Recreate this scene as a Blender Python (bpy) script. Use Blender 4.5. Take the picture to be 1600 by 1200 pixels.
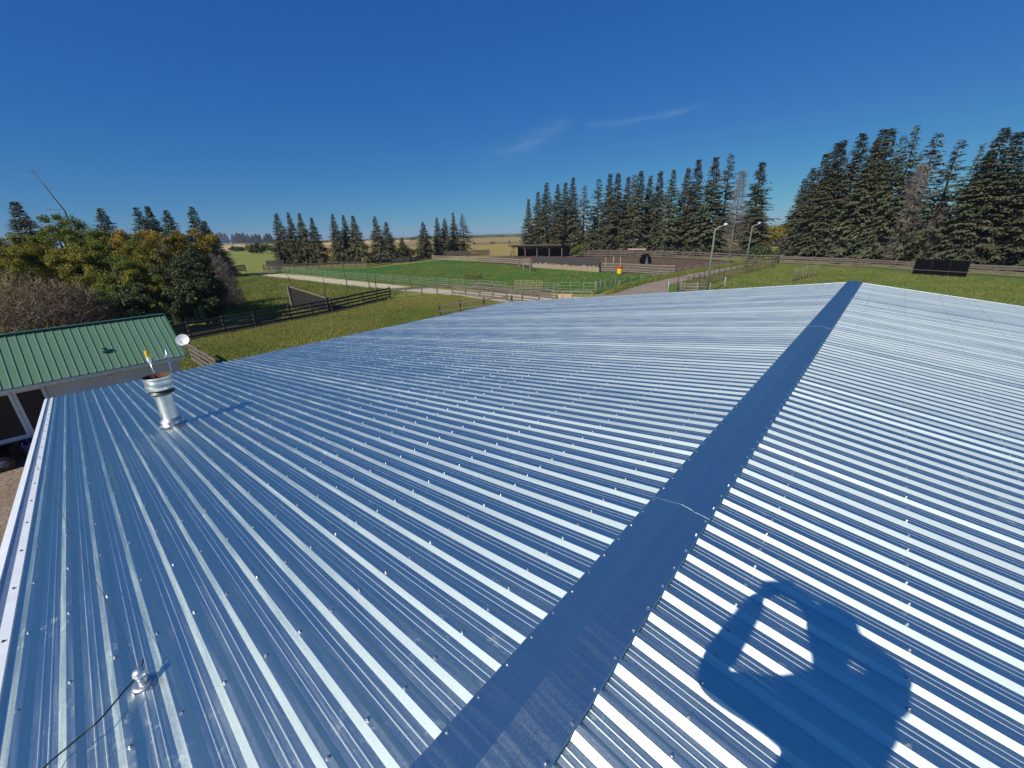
import bpy, math, random
import numpy as np
from mathutils import Vector, Matrix
R = math.radians
for o in list(bpy.data.objects): bpy.data.objects.remove(o)
scn = bpy.context.scene
COL = scn.collection

# ---------------------------------------------------------------- camera
# world: X runs along the barn ridge (away), Y to the left, Z up, ground z = 0, metres
S = 0.15                                   # rib spacing of the barn roof
HC = 7.0                                   # lens height over the ground
F_PX = 636.3                               # focal length in pixels of a 1600 wide picture
PITCH, YAW, ROLL = 0.3588, 0.7405, 0.0335
CAM = np.array([-3.1898 * S, -4.2273 * S, HC])
ZR = HC - 10.5154 * S                      # ridge height
TAN = math.tan(0.127)                      # roof slope
fw = np.array([math.cos(PITCH) * math.cos(YAW), math.cos(PITCH) * math.sin(YAW), -math.sin(PITCH)])
_r = np.cross(fw, [0, 0, 1]); _r /= np.linalg.norm(_r); _d = np.cross(fw, _r)
rt = math.cos(ROLL) * _r + math.sin(ROLL) * _d
dn = -math.sin(ROLL) * _r + math.cos(ROLL) * _d
cd = bpy.data.cameras.new('camera'); cam = bpy.data.objects.new('camera', cd); COL.objects.link(cam)
cd.sensor_width = 36; cd.lens = F_PX / 1600 * 36; cd.clip_start = 0.05; cd.clip_end = 12000
m = Matrix(((rt[0], -dn[0], -fw[0]), (rt[1], -dn[1], -fw[1]), (rt[2], -dn[2], -fw[2]))).to_4x4()
m.translation = Vector(CAM); cam.matrix_world = m
scn.camera = cam
scn.render.resolution_x = 1024; scn.render.resolution_y = 768

# ---------------------------------------------------------------- sun, sky, exposure
TOSUN = np.array([-0.76102, -0.0359, 0.64774])
ELEV = math.asin(TOSUN[2])
sl = bpy.data.lights.new('sun', 'SUN'); sun = bpy.data.objects.new('sun', sl); COL.objects.link(sun)
sl.energy = 5.0; sl.angle = R(0.53); sl.color = (1.0, 0.95, 0.87)
sun.rotation_euler = Vector(TOSUN).to_track_quat('Z', 'Y').to_euler(); sun.location = (0, 0, 60)
w = bpy.data.worlds.new('World'); scn.world = w; w.use_nodes = True
wn, wl = w.node_tree.nodes, w.node_tree.links
bg = wn['Background']; bg.inputs['Strength'].default_value = 0.12
sky = wn.new('ShaderNodeTexSky'); sky.sky_type = 'NISHITA'; sky.sun_disc = False
sky.sun_elevation = ELEV; sky.sun_rotation = math.atan2(TOSUN[0], TOSUN[1])
sky.altitude = 900; sky.air_density = 1.0; sky.dust_density = 0.1; sky.ozone_density = 6.0
def math_node(op, a, b=None, nodes=None, links=None):
    n = nodes.new('ShaderNodeMath'); n.operation = op
    for i, v in enumerate((a, b)):
        if v is None: continue
        if isinstance(v, (int, float)): n.inputs[i].default_value = v
        else: links.new(v, n.inputs[i])
    return n.outputs[0]
# thin streaks of cirrus, fixed in the sky by direction
sepc = wn.new('ShaderNodeSeparateColor'); cmb = wn.new('ShaderNodeCombineColor'); wl.new(sky.outputs[0], sepc.inputs[0])
for i_, (of_, mu_, ga_) in enumerate(((0.005, 0.19, 1.20), (0.050, 0.325, 1.15), (0.0, 0.52, 0.42))):       # exposure curve of the sky per channel
    M0 = lambda op, a, b: math_node(op, a, b, wn, wl)
    wl.new(M0('DIVIDE', M0('ADD', M0('MULTIPLY', M0('POWER', M0('MULTIPLY', sepc.outputs[i_], 0.12), ga_), mu_), of_), 0.12), cmb.inputs[i_])
tc = wn.new('ShaderNodeTexCoord')
def vdir(px, py):
    d = fw * F_PX + rt * (px - 800) + dn * (py - 600); return d / np.linalg.norm(d)
def streak(x0, y0, x1, y1, width, bow):
    a, b = vdir(x0, y0), vdir(x1, y1)
    c = (a + b) / 2; c /= np.linalg.norm(c); t = b - a; L = np.linalg.norm(t) / 2; t /= 2 * L; n = np.cross(c, t)
    def dot(v):
        q = wn.new('ShaderNodeVectorMath'); q.operation = 'DOT_PRODUCT'; wl.new(tc.outputs['Generated'], q.inputs[0]); q.inputs[1].default_value = tuple(v); return q.outputs['Value']
    M = lambda op, a, b=None: math_node(op, a, b, wn, wl)
    u = M('DIVIDE', dot(t), float(L)); v = M('DIVIDE', M('ADD', dot(n), M('MULTIPLY', M('MULTIPLY', u, u), bow)), width)
    fr = M('GREATER_THAN', dot(c), 0.5)
    g = M('MULTIPLY', M('MAXIMUM', M('SUBTRACT', 1.0, M('MULTIPLY', u, u)), 0.0), M('POWER', 2.718, M('MULTIPLY', M('MULTIPLY', v, v), -1.0)))
    return M('MULTIPLY', g, fr)
mp = wn.new('ShaderNodeMapping'); mp.inputs['Scale'].default_value = (6, 6, 26)
wl.new(tc.outputs['Generated'], mp.inputs[0])
cn = wn.new('ShaderNodeTexNoise'); cn.inputs['Scale'].default_value = 3.0; cn.inputs['Detail'].default_value = 6
wl.new(mp.outputs[0], cn.inputs['Vector'])
M_ = lambda op, a, b=None: math_node(op, a, b, wn, wl)
st = M_('ADD', M_('ADD', streak(900, 205, 1120, 166, 0.006, 0.01), streak(790, 240, 900, 185, 0.014, 0.0)), M_('MULTIPLY', streak(740, 262, 850, 215, 0.02, 0.0), 0.5))
st = M_('MULTIPLY', M_('MULTIPLY', st, M_('MULTIPLY', M_('SUBTRACT', cn.outputs[0], 0.3), 2.2)), 0.10)
mx = wn.new('ShaderNodeMixRGB'); wl.new(st, mx.inputs[0]); wl.new(cmb.outputs[0], mx.inputs[1]); mx.inputs[2].default_value = (5.5, 6.2, 7.5, 1)
wl.new(mx.outputs[0], bg.inputs['Color'])
scn.view_settings.view_transform = 'Standard'; scn.view_settings.look = 'None'
scn.view_settings.exposure = 0.0; scn.view_settings.gamma = 1.0
scn.cycles.max_bounces = 6; scn.cycles.sample_clamp_indirect = 6.0

# ---------------------------------------------------------------- pixel -> place
ray = lambda x, y: fw * F_PX + rt * (x - 800) + dn * (y - 600)
def G(px, py, z=0.0):
    D = ray(px, py); return CAM + (z - HC) / D[2] * D
def onY(px, py, Y):
    D = ray(px, py); return CAM + (Y - CAM[1]) / D[1] * D
def PR(P):
    v = np.asarray(P, float) - CAM; z = v @ fw
    return 800 + F_PX * (v @ rt) / z, 600 + F_PX * (v @ dn) / z
def roofp(px, py, s=1):
    D = ray(px, py); k = -((CAM[2] - ZR) + s * CAM[1] * TAN) / (D[2] + s * D[1] * TAN); return CAM + k * D
NAD = np.array([800 + F_PX * (-rt[2]) / (-fw[2]), 600 + F_PX * (-dn[2]) / (-fw[2])])
def height(b, ty):
    lo, hi = 0.0, 80.0
    for _ in range(40):
        mid = (lo + hi) / 2
        if PR((b[0], b[1], b[2] + mid))[1] > ty: lo = mid
        else: hi = mid
    return lo
def under(tx, ty, by):
    """ground point straight below a treetop seen at (tx,ty), its foot seen at row by; and the height"""
    k = (by - ty) / (NAD[1] - ty); bx = tx + (NAD[0] - tx) * k
    b = G(bx, by); return b, height(b, ty)

# ---------------------------------------------------------------- materials
MATS = {}
def mat(name, col, rough=0.8, metal=0.0, noise=None, bump=None, spec=None, tint2=None, obj_rand=0.0, translucent=0.0, coords='Object', stretch=None):
    """procedural material; noise=(scale, amount) mottles col towards tint2; bump=(scale, strength, distance)"""
    mm = bpy.data.materials.new(name); mm.use_nodes = True
    n, l = mm.node_tree.nodes, mm.node_tree.links
    b = n['Principled BSDF']; b.inputs['Roughness'].default_value = rough; b.inputs['Metallic'].default_value = metal
    if spec is not None: b.inputs['Specular IOR Level'].default_value = spec
    out = None
    tcn = n.new('ShaderNodeTexCoord'); src = tcn.outputs[coords]
    if coords == 'Position':
        pass
    if stretch:
        q = n.new('ShaderNodeMapping'); q.inputs['Scale'].default_value = stretch; l.new(src, q.inputs[0]); src = q.outputs[0]
    c4 = lambda c: (c[0], c[1], c[2], 1)
    rgb = n.new('ShaderNodeRGB'); rgb.outputs[0].default_value = c4(col); out = rgb.outputs[0]
    if noise:
        t = n.new('ShaderNodeTexNoise'); t.inputs['Scale'].default_value = noise[0]; t.inputs['Detail'].default_value = 5; t.inputs['Roughness'].default_value = 0.62
        l.new(src, t.inputs['Vector'])
        rmp = n.new('ShaderNodeMapRange'); rmp.inputs[1].default_value = 0.5 - noise[1] * 0.5 + 0.0; rmp.inputs[1].default_value = 0.38; rmp.inputs[2].default_value = 0.62
        l.new(t.outputs[0], rmp.inputs[0])
        mxx = n.new('ShaderNodeMixRGB'); l.new(math_node('MULTIPLY', rmp.outputs[0], noise[1], n, l), mxx.inputs[0]); l.new(out, mxx.inputs[1])
        mxx.inputs[2].default_value = c4(tint2 or tuple(x * 0.55 for x in col)); out = mxx.outputs[0]
    if obj_rand:
        oi = n.new('ShaderNodeObjectInfo'); h = n.new('ShaderNodeHueSaturation')
        l.new(math_node('ADD', math_node('MULTIPLY', oi.outputs['Random'], 2 * obj_rand, n, l), 1 - obj_rand, n, l), h.inputs['Value'])
        l.new(math_node('ADD', math_node('MULTIPLY', oi.outputs['Random'], 0.03, n, l), 0.485, n, l), h.inputs['Hue'])
        l.new(out, h.inputs['Color']); out = h.outputs[0]
    l.new(out, b.inputs['Base Color'])
    if bump:
        t = n.new('ShaderNodeTexNoise'); t.inputs['Scale'].default_value = bump[0]; t.inputs['Detail'].default_value = 4; l.new(src, t.inputs['Vector'])
        bp = n.new('ShaderNodeBump'); bp.inputs['Strength'].default_value = bump[1]; bp.inputs['Distance'].default_value = bump[2]
        l.new(t.outputs[0], bp.inputs['Height']); l.new(bp.outputs[0], b.inputs['Normal'])
    if translucent:
        tr = n.new('ShaderNodeBsdfTranslucent'); l.new(out, tr.inputs[0]); ms = n.new('ShaderNodeMixShader'); ms.inputs[0].default_value = translucent
        l.new(b.outputs[0], ms.inputs[1]); l.new(tr.outputs[0], ms.inputs[2]); l.new(ms.outputs[0], n['Material Output'].inputs[0])
    MATS[name] = mm; return mm

def roof_metal(name, base, rough, fleck=0.25, dirt=0.35):
    """bare galvalume: spangle, slight oil canning, scuffs and dust that vary the gloss"""
    mm = bpy.data.materials.new(name); mm.use_nodes = True
    n, l = mm.node_tree.nodes, mm.node_tree.links; b = n['Principled BSDF']; b.inputs['Metallic'].default_value = 1.0
    tcn = n.new('ShaderNodeTexCoord'); src = tcn.outputs['Object']
    Mn = lambda op, a, c=None: math_node(op, a, c, n, l)
    def noise(scale, detail=4, st=(1, 1, 1), rough_=0.55):
        q = n.new('ShaderNodeMapping'); q.inputs['Scale'].default_value = st; l.new(src, q.inputs[0])
        t = n.new('ShaderNodeTexNoise'); t.inputs['Scale'].default_value = scale; t.inputs['Detail'].default_value = detail; t.inputs['Roughness'].default_value = rough_; l.new(q.outputs[0], t.inputs['Vector']); return t.outputs[0]
    def rng(v, a, c, lo=0.0, hi=1.0):
        q = n.new('ShaderNodeMapRange'); q.inputs[1].default_value = a; q.inputs[2].default_value = c; q.inputs[3].default_value = lo; q.inputs[4].default_value = hi; l.new(v, q.inputs[0]); return q.outputs[0]
    vor = n.new('ShaderNodeTexVoronoi'); vor.inputs['Scale'].default_value = 240; l.new(src, vor.inputs['Vector'])
    sp = n.new('ShaderNodeSeparateColor'); l.new(vor.outputs['Color'], sp.inputs[0])
    patch = rng(noise(1.1, 3), 0.5, 0.72)                      # where people have walked
    scuff = Mn('MULTIPLY', rng(noise(22, 6, (1, 0.55, 1), 0.75), 0.56, 0.66), patch)
    streaky = rng(noise(6, 3, (9, 0.25, 1)), 0.42, 0.66)        # rolling marks down the sheet
    mix1 = n.new('ShaderNodeMixRGB'); mix1.inputs[1].default_value = (*base, 1); mix1.inputs[2].default_value = tuple(x * 0.80 for x in base) + (1,)
    l.new(Mn('MULTIPLY', sp.outputs[0], fleck), mix1.inputs[0])
    mix2 = n.new('ShaderNodeMixRGB'); l.new(mix1.outputs[0], mix2.inputs[1]); mix2.inputs[2].default_value = (0.56, 0.53, 0.47, 1)
    l.new(Mn('MULTIPLY', scuff, dirt), mix2.inputs[0]); ga = n.new('ShaderNodeBsdfAnisotropic'); gb = n.new('ShaderNodeBsdfAnisotropic')
    for g_ in (ga, gb): g_.distribution = 'BECKMANN'; l.new(mix2.outputs[0], g_.inputs['Color'])
    sx = n.new('ShaderNodeSeparateXYZ'); l.new(src, sx.inputs[0]); wnz = n.new('ShaderNodeTexWhiteNoise'); wnz.noise_dimensions = '1D'
    l.new(Mn('FLOOR', Mn('ADD', Mn('DIVIDE', sx.outputs[0], 6 * S), 0.12)), wnz.inputs['W'])            # each sheet its own gloss
    wn2 = n.new('ShaderNodeTexWhiteNoise'); wn2.noise_dimensions = '1D'; l.new(Mn('FLOOR', Mn('ADD', Mn('DIVIDE', sx.outputs[0], S), 0.6)), wn2.inputs['W'])
    sheet_r = Mn('MULTIPLY', Mn('SUBTRACT', Mn('ADD', Mn('MULTIPLY', wnz.outputs['Value'], 0.4), Mn('MULTIPLY', wn2.outputs['Value'], 0.6)), 0.5), 0.07)
    ro = Mn('ADD', Mn('ADD', sheet_r, Mn('ADD', rough, Mn('MULTIPLY', sp.outputs[1], 0.05))), Mn('ADD', Mn('MULTIPLY', scuff, 0.57 * dirt), Mn('MULTIPLY', streaky, 0.06)))
    l.new(ro, ga.inputs['Roughness']); l.new(Mn('MULTIPLY', ro, 0.62), gb.inputs['Roughness'])
    msx = n.new('ShaderNodeMixShader'); msx.inputs[0].default_value = 0.35; l.new(ga.outputs[0], msx.inputs[1]); l.new(gb.outputs[0], msx.inputs[2]); df = n.new('ShaderNodeBsdfDiffuse'); df.inputs['Color'].default_value = (0.36, 0.47, 0.42, 1); ms2 = n.new('ShaderNodeMixShader'); l.new(Mn('ADD', 0.055, Mn('MULTIPLY', scuff, 0.35 * dirt / 0.35)), ms2.inputs[0]); l.new(msx.outputs[0], ms2.inputs[1]); l.new(df.outputs[0], ms2.inputs[2]); l.new(ms2.outputs[0], n['Material Output'].inputs[0])
    big = Mn('MULTIPLY', noise(2.1, 2, (1, 0.6, 1)), 0.005)
    bp = n.new('ShaderNodeBump'); bp.inputs['Strength'].default_value = 0.55; bp.inputs['Distance'].default_value = 1.0
    l.new(Mn('ADD', big, Mn('MULTIPLY', noise(9, 2), 0.0003)), bp.inputs['Height']); l.new(bp.outputs[0], ga.inputs['Normal']); l.new(bp.outputs[0], gb.inputs['Normal'])
    MATS[name] = mm; return mm

roof_metal('galvalume', (0.76, 0.86, 0.80), 0.60)
roof_metal('cap_metal', (0.66, 0.76, 0.72), 0.52, 0.10, 0.0)
mat('galv', (0.62, 0.64, 0.66), 0.38, 0.9, (30, 0.5), (60, 0.1, 0.01))
mat('galv_stack', (0.70, 0.73, 0.73), 0.42, 0.9, (9, 0.45), (8, 0.2, 0.02))
mat('screw', (0.5, 0.52, 0.54), 0.35, 0.9)
mat('sooty', (0.10, 0.10, 0.105), 0.45, 0.7, (20, 0.5))
mat('rust', (0.13, 0.055, 0.03), 0.85, 0.2, (20, 0.6))
mat('white_trim', (0.78, 0.8, 0.8), 0.35, 0, (6, 0.15))
mat('white_paint', (0.72, 0.72, 0.72), 0.5, 0, (8, 0.25))
mat('siding', (0.66, 0.63, 0.64), 0.6, 0, (1.5, 0.25))
mat('green_roof', (0.105, 0.20, 0.12), 0.42, 0.0, (0.9, 0.25), (5, 0.15, 0.02), tint2=(0.125, 0.225, 0.135))
mat('green_trim', (0.04, 0.13, 0.08), 0.45)
mat('glass', (0.012, 0.02, 0.024), 0.08, 0.0, spec=0.3)
mat('black_rubber', (0.012, 0.012, 0.013), 0.55)
mat('black_board', (0.004, 0.004, 0.006), 0.8, 0, (6, 0.5), spec=0.08)
mat('grey_panel', (0.10, 0.11, 0.14), 0.8)
mat('blue_plastic', (0.012, 0.012, 0.14), 0.4)
mat('yellow', (0.75, 0.50, 0.01), 0.5)
mat('red', (0.45, 0.03, 0.01), 0.5)
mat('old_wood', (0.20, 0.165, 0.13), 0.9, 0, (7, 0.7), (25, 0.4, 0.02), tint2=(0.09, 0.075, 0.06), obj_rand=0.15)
mat('pale_wood', (0.27, 0.225, 0.165), 0.85, 0, (6, 0.5), tint2=(0.2, 0.16, 0.12), obj_rand=0.15)
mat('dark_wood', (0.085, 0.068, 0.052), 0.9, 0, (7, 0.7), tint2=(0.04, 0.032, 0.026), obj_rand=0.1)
mat('near_black_wood', (0.012, 0.012, 0.015), 0.9, 0, (5, 0.6))  # near black; on the lean-to wall this colour carries the shade
mat('shed_wood', (0.10, 0.07, 0.05), 0.9, 0, (4, 0.7), tint2=(0.04, 0.03, 0.025))
mat('pipe_green', (0.27, 0.30, 0.22), 0.5, 0, (3, 0.6), tint2=(0.12, 0.2, 0.12))
mat('pipe_tan', (0.42, 0.36, 0.20), 0.6, 0, (3, 0.5))
mat('pipe_dark', (0.05, 0.06, 0.05), 0.6)
mat('pipe_white', (0.30, 0.32, 0.29), 0.5, 0, (3, 0.4))
mat('pole_wood', (0.16, 0.165, 0.145), 0.85, 0, (5, 0.4))
mat('lamp_glass', (0.6, 0.62, 0.62), 0.3)
mat('wire', (0.25, 0.25, 0.24), 0.5, 0.5)
mat('bark', (0.095, 0.075, 0.06), 0.95, 0, (5, 0.6), tint2=(0.05, 0.04, 0.032))
mat('pale_bark', (0.33, 0.31, 0.27), 0.9, 0, (4, 0.8), tint2=(0.08, 0.07, 0.06))
mat('needles', (0.075, 0.088, 0.036), 0.75, 0, (0.35, 0.85), spec=0.15, tint2=(0.16, 0.135, 0.075), obj_rand=0.22)
mat('needles_blue', (0.066, 0.086, 0.042), 0.75, 0, (0.35, 0.8), spec=0.15, tint2=(0.15, 0.13, 0.08), obj_rand=0.2)
mat('needles_brown', (0.15, 0.13, 0.095), 0.85, 0, (0.35, 0.8), spec=0.1, tint2=(0.065, 0.08, 0.04), obj_rand=0.15)
mat('dead_twig', (0.24, 0.20, 0.175), 0.9, 0, (1.0, 0.6), tint2=(0.13, 0.11, 0.095), obj_rand=0.12)
mat('brush_twig', (0.15, 0.112, 0.088), 0.9, 0, (0.5, 0.9), tint2=(0.22, 0.135, 0.06), obj_rand=0.15)
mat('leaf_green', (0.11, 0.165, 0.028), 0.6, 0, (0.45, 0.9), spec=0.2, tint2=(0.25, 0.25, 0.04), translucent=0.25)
mat('leaf_yellow', (0.34, 0.29, 0.04), 0.6, 0, (0.45, 0.9), spec=0.2, tint2=(0.12, 0.15, 0.03), translucent=0.25)
mat('leaf_orange', (0.42, 0.29, 0.045), 0.6, 0, (0.5, 0.9), spec=0.2, tint2=(0.15, 0.14, 0.03), translucent=0.25)
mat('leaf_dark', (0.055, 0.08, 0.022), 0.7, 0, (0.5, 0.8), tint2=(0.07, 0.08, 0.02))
mat('leaf_gold', (0.36, 0.26, 0.02), 0.6, 0, (0.3, 0.7), tint2=(0.14, 0.15, 0.02), translucent=0.2)
mat('cow_black', (0.012, 0.011, 0.01), 0.8)
mat('skin', (0.42, 0.25, 0.18), 0.6)
mat('shirt', (0.05, 0.07, 0.12), 0.9)
mat('trousers', (0.03, 0.04, 0.07), 0.9)
mat('hair', (0.03, 0.02, 0.012), 0.8)
mat('phone', (0.02, 0.02, 0.02), 0.3)
mat('tuft', (0.18, 0.225, 0.04), 0.8, 0, (0.12, 0.9), tint2=(0.31, 0.28, 0.07), translucent=.3)
mat('weed', (0.11, 0.12, 0.035), 0.85, 0, (0.3, 0.9), tint2=(0.19, 0.165, 0.07))
mat('leafy_weed', (0.15, 0.20, 0.035), 0.85, 0, (0.3, 0.9), tint2=(0.28, 0.26, 0.06), translucent=.3)

def ground_mat(name, cols, scales, bumpd=0.05, stretch=(1, 1, 1)):
    """three tone ground: cols = base, patch, fine ; scales = patch, fine"""
    mm = bpy.data.materials.new(name); mm.use_nodes = True
    n, l = mm.node_tree.nodes, mm.node_tree.links; b = n['Principled BSDF']; b.inputs['Roughness'].default_value = 0.95; b.inputs['Specular IOR Level'].default_value = 0.15
    g = n.new('ShaderNodeTexCoord'); q = n.new('ShaderNodeMapping'); q.inputs['Scale'].default_value = stretch; l.new(g.outputs['Object'], q.inputs[0])
    def nz(s, d):
        t = n.new('ShaderNodeTexNoise'); t.inputs['Scale'].default_value = s; t.inputs['Detail'].default_value = d; t.inputs['Roughness'].default_value = 0.65; l.new(q.outputs[0], t.inputs['Vector'])
        r_ = n.new('ShaderNodeMapRange'); r_.inputs[1].default_value = 0.36; r_.inputs[2].default_value = 0.64; l.new(t.outputs[0], r_.inputs[0]); return r_.outputs[0]
    a = n.new('ShaderNodeMixRGB'); a.inputs[1].default_value = (*cols[0], 1); a.inputs[2].default_value = (*cols[1], 1); l.new(nz(scales[0], 5), a.inputs[0])
    c = n.new('ShaderNodeMixRGB'); l.new(a.outputs[0], c.inputs[1]); c.inputs[2].default_value = (*cols[2], 1)
    fine = nz(scales[1], 6); l.new(math_node('MULTIPLY', fine, 0.6, n, l), c.inputs[0]); l.new(c.outputs[0], b.inputs['Base Color'])
    bp = n.new('ShaderNodeBump'); bp.inputs['Strength'].default_value = 0.8; bp.inputs['Distance'].default_value = bumpd; l.new(fine, bp.inputs['Height']); l.new(bp.outputs[0], b.inputs['Normal'])
    MATS[name] = mm; return mm
ground_mat('lawn', [(0.166, 0.185, 0.028), (0.265, 0.217, 0.044), (0.097, 0.133, 0.019)], (0.18, 2.6), 0.06)
ground_mat('paddock', [(0.043, 0.131, 0.021), (0.072, 0.158, 0.026), (0.032, 0.090, 0.016)], (0.13, 1.6), 0.06)
ground_mat('rightgrass', [(0.085, 0.147, 0.028), (0.147, 0.163, 0.044), (0.054, 0.109, 0.021)], (0.10, 1.5), 0.05)
ground_mat('pasture', [(0.175, 0.210, 0.037), (0.271, 0.252, 0.060), (0.122, 0.155, 0.029)], (0.03, 0.5), 0.05)
ground_mat('drypasture', [(0.302, 0.236, 0.062), (0.374, 0.263, 0.084), (0.216, 0.184, 0.048)], (0.02, 0.3), 0.05, (1, 1, 1))
ground_mat('wheat', [(0.46, 0.32, 0.15), (0.52, 0.37, 0.19), (0.38, 0.25, 0.115)], (0.008, 0.08), 0.02)
ground_mat('stubble', [(0.30, 0.21, 0.10), (0.36, 0.25, 0.12), (0.24, 0.18, 0.08)], (0.01, 0.1), 0.02)
ground_mat('farland', [(0.13, 0.15, 0.08), (0.20, 0.18, 0.09), (0.09, 0.11, 0.06)], (0.004, 0.03), 0.02)
ground_mat('lane', [(0.500, 0.425, 0.300), (0.575, 0.500, 0.362), (0.375, 0.312, 0.225)], (0.4, 3.0), 0.02)
ground_mat('dirtlane', [(0.270, 0.213, 0.167), (0.322, 0.259, 0.201), (0.184, 0.149, 0.115)], (0.25, 3.0), 0.03)
ground_mat('corral', [(0.121, 0.076, 0.052), (0.086, 0.060, 0.044), (0.149, 0.098, 0.063)], (0.12, 1.2), 0.08)
ground_mat('shade_ground', [(0.030, 0.026, 0.018), (0.045, 0.05, 0.018), (0.02, 0.018, 0.012)], (0.5, 5), 0.06)  # dark tones that paint the tree shade along the fence
ground_mat('yard', [(0.26, 0.19, 0.135), (0.31, 0.235, 0.17), (0.17, 0.12, 0.08)], (0.5, 5), 0.03)

# ---------------------------------------------------------------- mesh helpers
def tag(o, label=None, cat=None, group=None, kind=None):
    if label: o['label'] = label
    if cat: o['category'] = cat
    if group: o['group'] = group
    if kind: o['kind'] = kind
    return o
def thing(name, loc, label, cat, group=None):
    o = bpy.data.objects.new(name, None); COL.objects.link(o); o.location = Vector([float(v) for v in loc]); o.empty_display_size = 0.3
    return tag(o, label, cat, group)
class MB:
    def __init__(s): s.v = []; s.f = []; s.sm = []
    def add(s, vs, fs, smooth=False):
        k = len(s.v); s.v += [tuple(float(c) for c in q) for q in vs]; s.f += [tuple(i + k for i in q) for q in fs]; s.sm += [smooth] * len(fs); return s
    def box(s, c, d, rz=0.0):
        x, y, z = [q / 2 for q in d]; ca, sa = math.cos(rz), math.sin(rz)
        vs = [(c[0] + a * x * ca - b * y * sa, c[1] + a * x * sa + b * y * ca, c[2] + e * z) for a in (-1, 1) for b in (-1, 1) for e in (-1, 1)]
        return s.add(vs, [(0, 1, 3, 2), (4, 6, 7, 5), (0, 4, 5, 1), (2, 3, 7, 6), (0, 2, 6, 4), (1, 5, 7, 3)])
    def bar(s, a, b, w_, h_, up=(0, 0, 1)):
        a, b = Vector([float(q) for q in a]), Vector([float(q) for q in b]); t = (b - a).normalized(); u = Vector(up)
        if abs(t.dot(u)) > 0.98: u = Vector((1, 0, 0))
        sd = t.cross(u).normalized(); u = sd.cross(t)
        vs = [p + sd * (i * w_ / 2) + u * (j * h_ / 2) for p in (a, b) for i, j in ((-1, -1), (1, -1), (1, 1), (-1, 1))]
        return s.add(vs, [(3, 2, 1, 0), (4, 5, 6, 7), (0, 1, 5, 4), (1, 2, 6, 5), (2, 3, 7, 6), (3, 0, 4, 7)])
    def tube(s, pts, rs, n=8, caps=True, smooth=True):
        pts = [Vector([float(q) for q in p]) for p in pts]
        if isinstance(rs, (int, float)): rs = [rs] * len(pts)
        k0 = len(s.v); ref = None
        for i, p in enumerate(pts):
            t = (pts[min(i + 1, len(pts) - 1)] - pts[max(i - 1, 0)])
            t = t.normalized() if t.length > 1e-9 else Vector((0, 0, 1))
            if ref is None: ref = Vector((1, 0, 0)) if abs(t.x) < 0.9 else Vector((0, 1, 0))
            sd = (ref - t * ref.dot(t)).normalized(); ref = sd; u = t.cross(sd)
            for j in range(n):
                a = 2 * math.pi * j / n; s.v.append(tuple(p + (sd * math.cos(a) + u * math.sin(a)) * rs[i]))
        for i in range(len(pts) - 1):
            for j in range(n):
                a = k0 + i * n + j; b = k0 + i * n + (j + 1) % n; s.f.append((a, b, b + n, a + n)); s.sm.append(smooth)
        if caps:
            s.f.append(tuple(k0 + j for j in reversed(range(n)))); s.sm.append(False)
            s.f.append(tuple(k0 + (len(pts) - 1) * n + j for j in range(n))); s.sm.append(False)
        return s
    def lathe(s, prof, c=(0, 0, 0), n=24, smooth=True, axis=None):
        """prof [(r,z)...] round a vertical (or given) axis through c"""
        A = Vector(axis).normalized() if axis is not None else Vector((0, 0, 1))
        X = (Vector((1, 0, 0)) - A * A.x); X = X.normalized() if X.length > 0.1 else Vector((0, 1, 0)); Y = A.cross(X); c = Vector([float(q) for q in c]); k0 = len(s.v)
        for r_, z_ in prof:
            for j in range(n):
                a = 2 * math.pi * j / n; s.v.append(tuple(c + A * z_ + (X * math.cos(a) + Y * math.sin(a)) * r_))
        for i in range(len(prof) - 1):
            for j in range(n):
                a = k0 + i * n + j; b = k0 + i * n + (j + 1) % n; s.f.append((a, b, b + n, a + n)); s.sm.append(smooth)
        return s
    def prism(s, poly, h, axis=2):
        n = len(poly); vs = [tuple(p) for p in poly] + [tuple(np.array(p) + np.array(h)) for p in poly]
        return s.add(vs, [tuple(reversed(range(n))), tuple(range(n, 2 * n))] + [(i, (i + 1) % n, n + (i + 1) % n, n + i) for i in range(n)])
    def build(s, name, mt, parent=None):
        me = bpy.data.meshes.new(name); off = np.array(parent.location) if parent is not None else None
        if parent is not None and parent.parent is not None: off = off + np.array(parent.parent.location)
        v = np.array(s.v, float).reshape(-1, 3)
        if off is not None: v = v - off
        me.from_pydata(v.tolist(), [], s.f); me.polygons.foreach_set('use_smooth', s.sm); me.materials.append(MATS[mt]); me.update()
        o = bpy.data.objects.new(name, me); COL.objects.link(o); o.parent = parent
        return o
def copy_tree(o, parent=None):
    c = o.copy(); COL.objects.link(c); c.parent = parent
    for ch in list(o.children): copy_tree(ch, c)
    return c
def fast_mesh(name, V, Fn, mt, smooth=False):
    """V (n,3) array, Fn faces as an (m,k) array"""
    me = bpy.data.meshes.new(name); Fn = np.asarray(Fn, np.int32); k = Fn.shape[1]
    me.vertices.add(len(V)); me.vertices.foreach_set('co', np.asarray(V, np.float32).ravel())
    me.loops.add(Fn.size); me.loops.foreach_set('vertex_index', Fn.ravel())
    me.polygons.add(len(Fn)); me.polygons.foreach_set('loop_start', np.arange(0, Fn.size, k, dtype=np.int32))
    me.polygons.foreach_set('use_smooth', np.full(len(Fn), smooth)); me.update(calc_edges=True); me.materials.append(MATS[mt]); return me
def sheet(name, pts, z, mt, kind='structure', sub=None):
    vs = [(p[0], p[1], z) for p in pts]
    mb = MB().add(vs, [tuple(range(len(vs)))])
    a = sum(vs[i][0] * vs[(i + 1) % len(vs)][1] - vs[(i + 1) % len(vs)][0] * vs[i][1] for i in range(len(vs)))
    if a < 0: mb.f = [tuple(reversed(mb.f[0]))]
    return tag(mb.build(name, mt), kind=kind)
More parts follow.
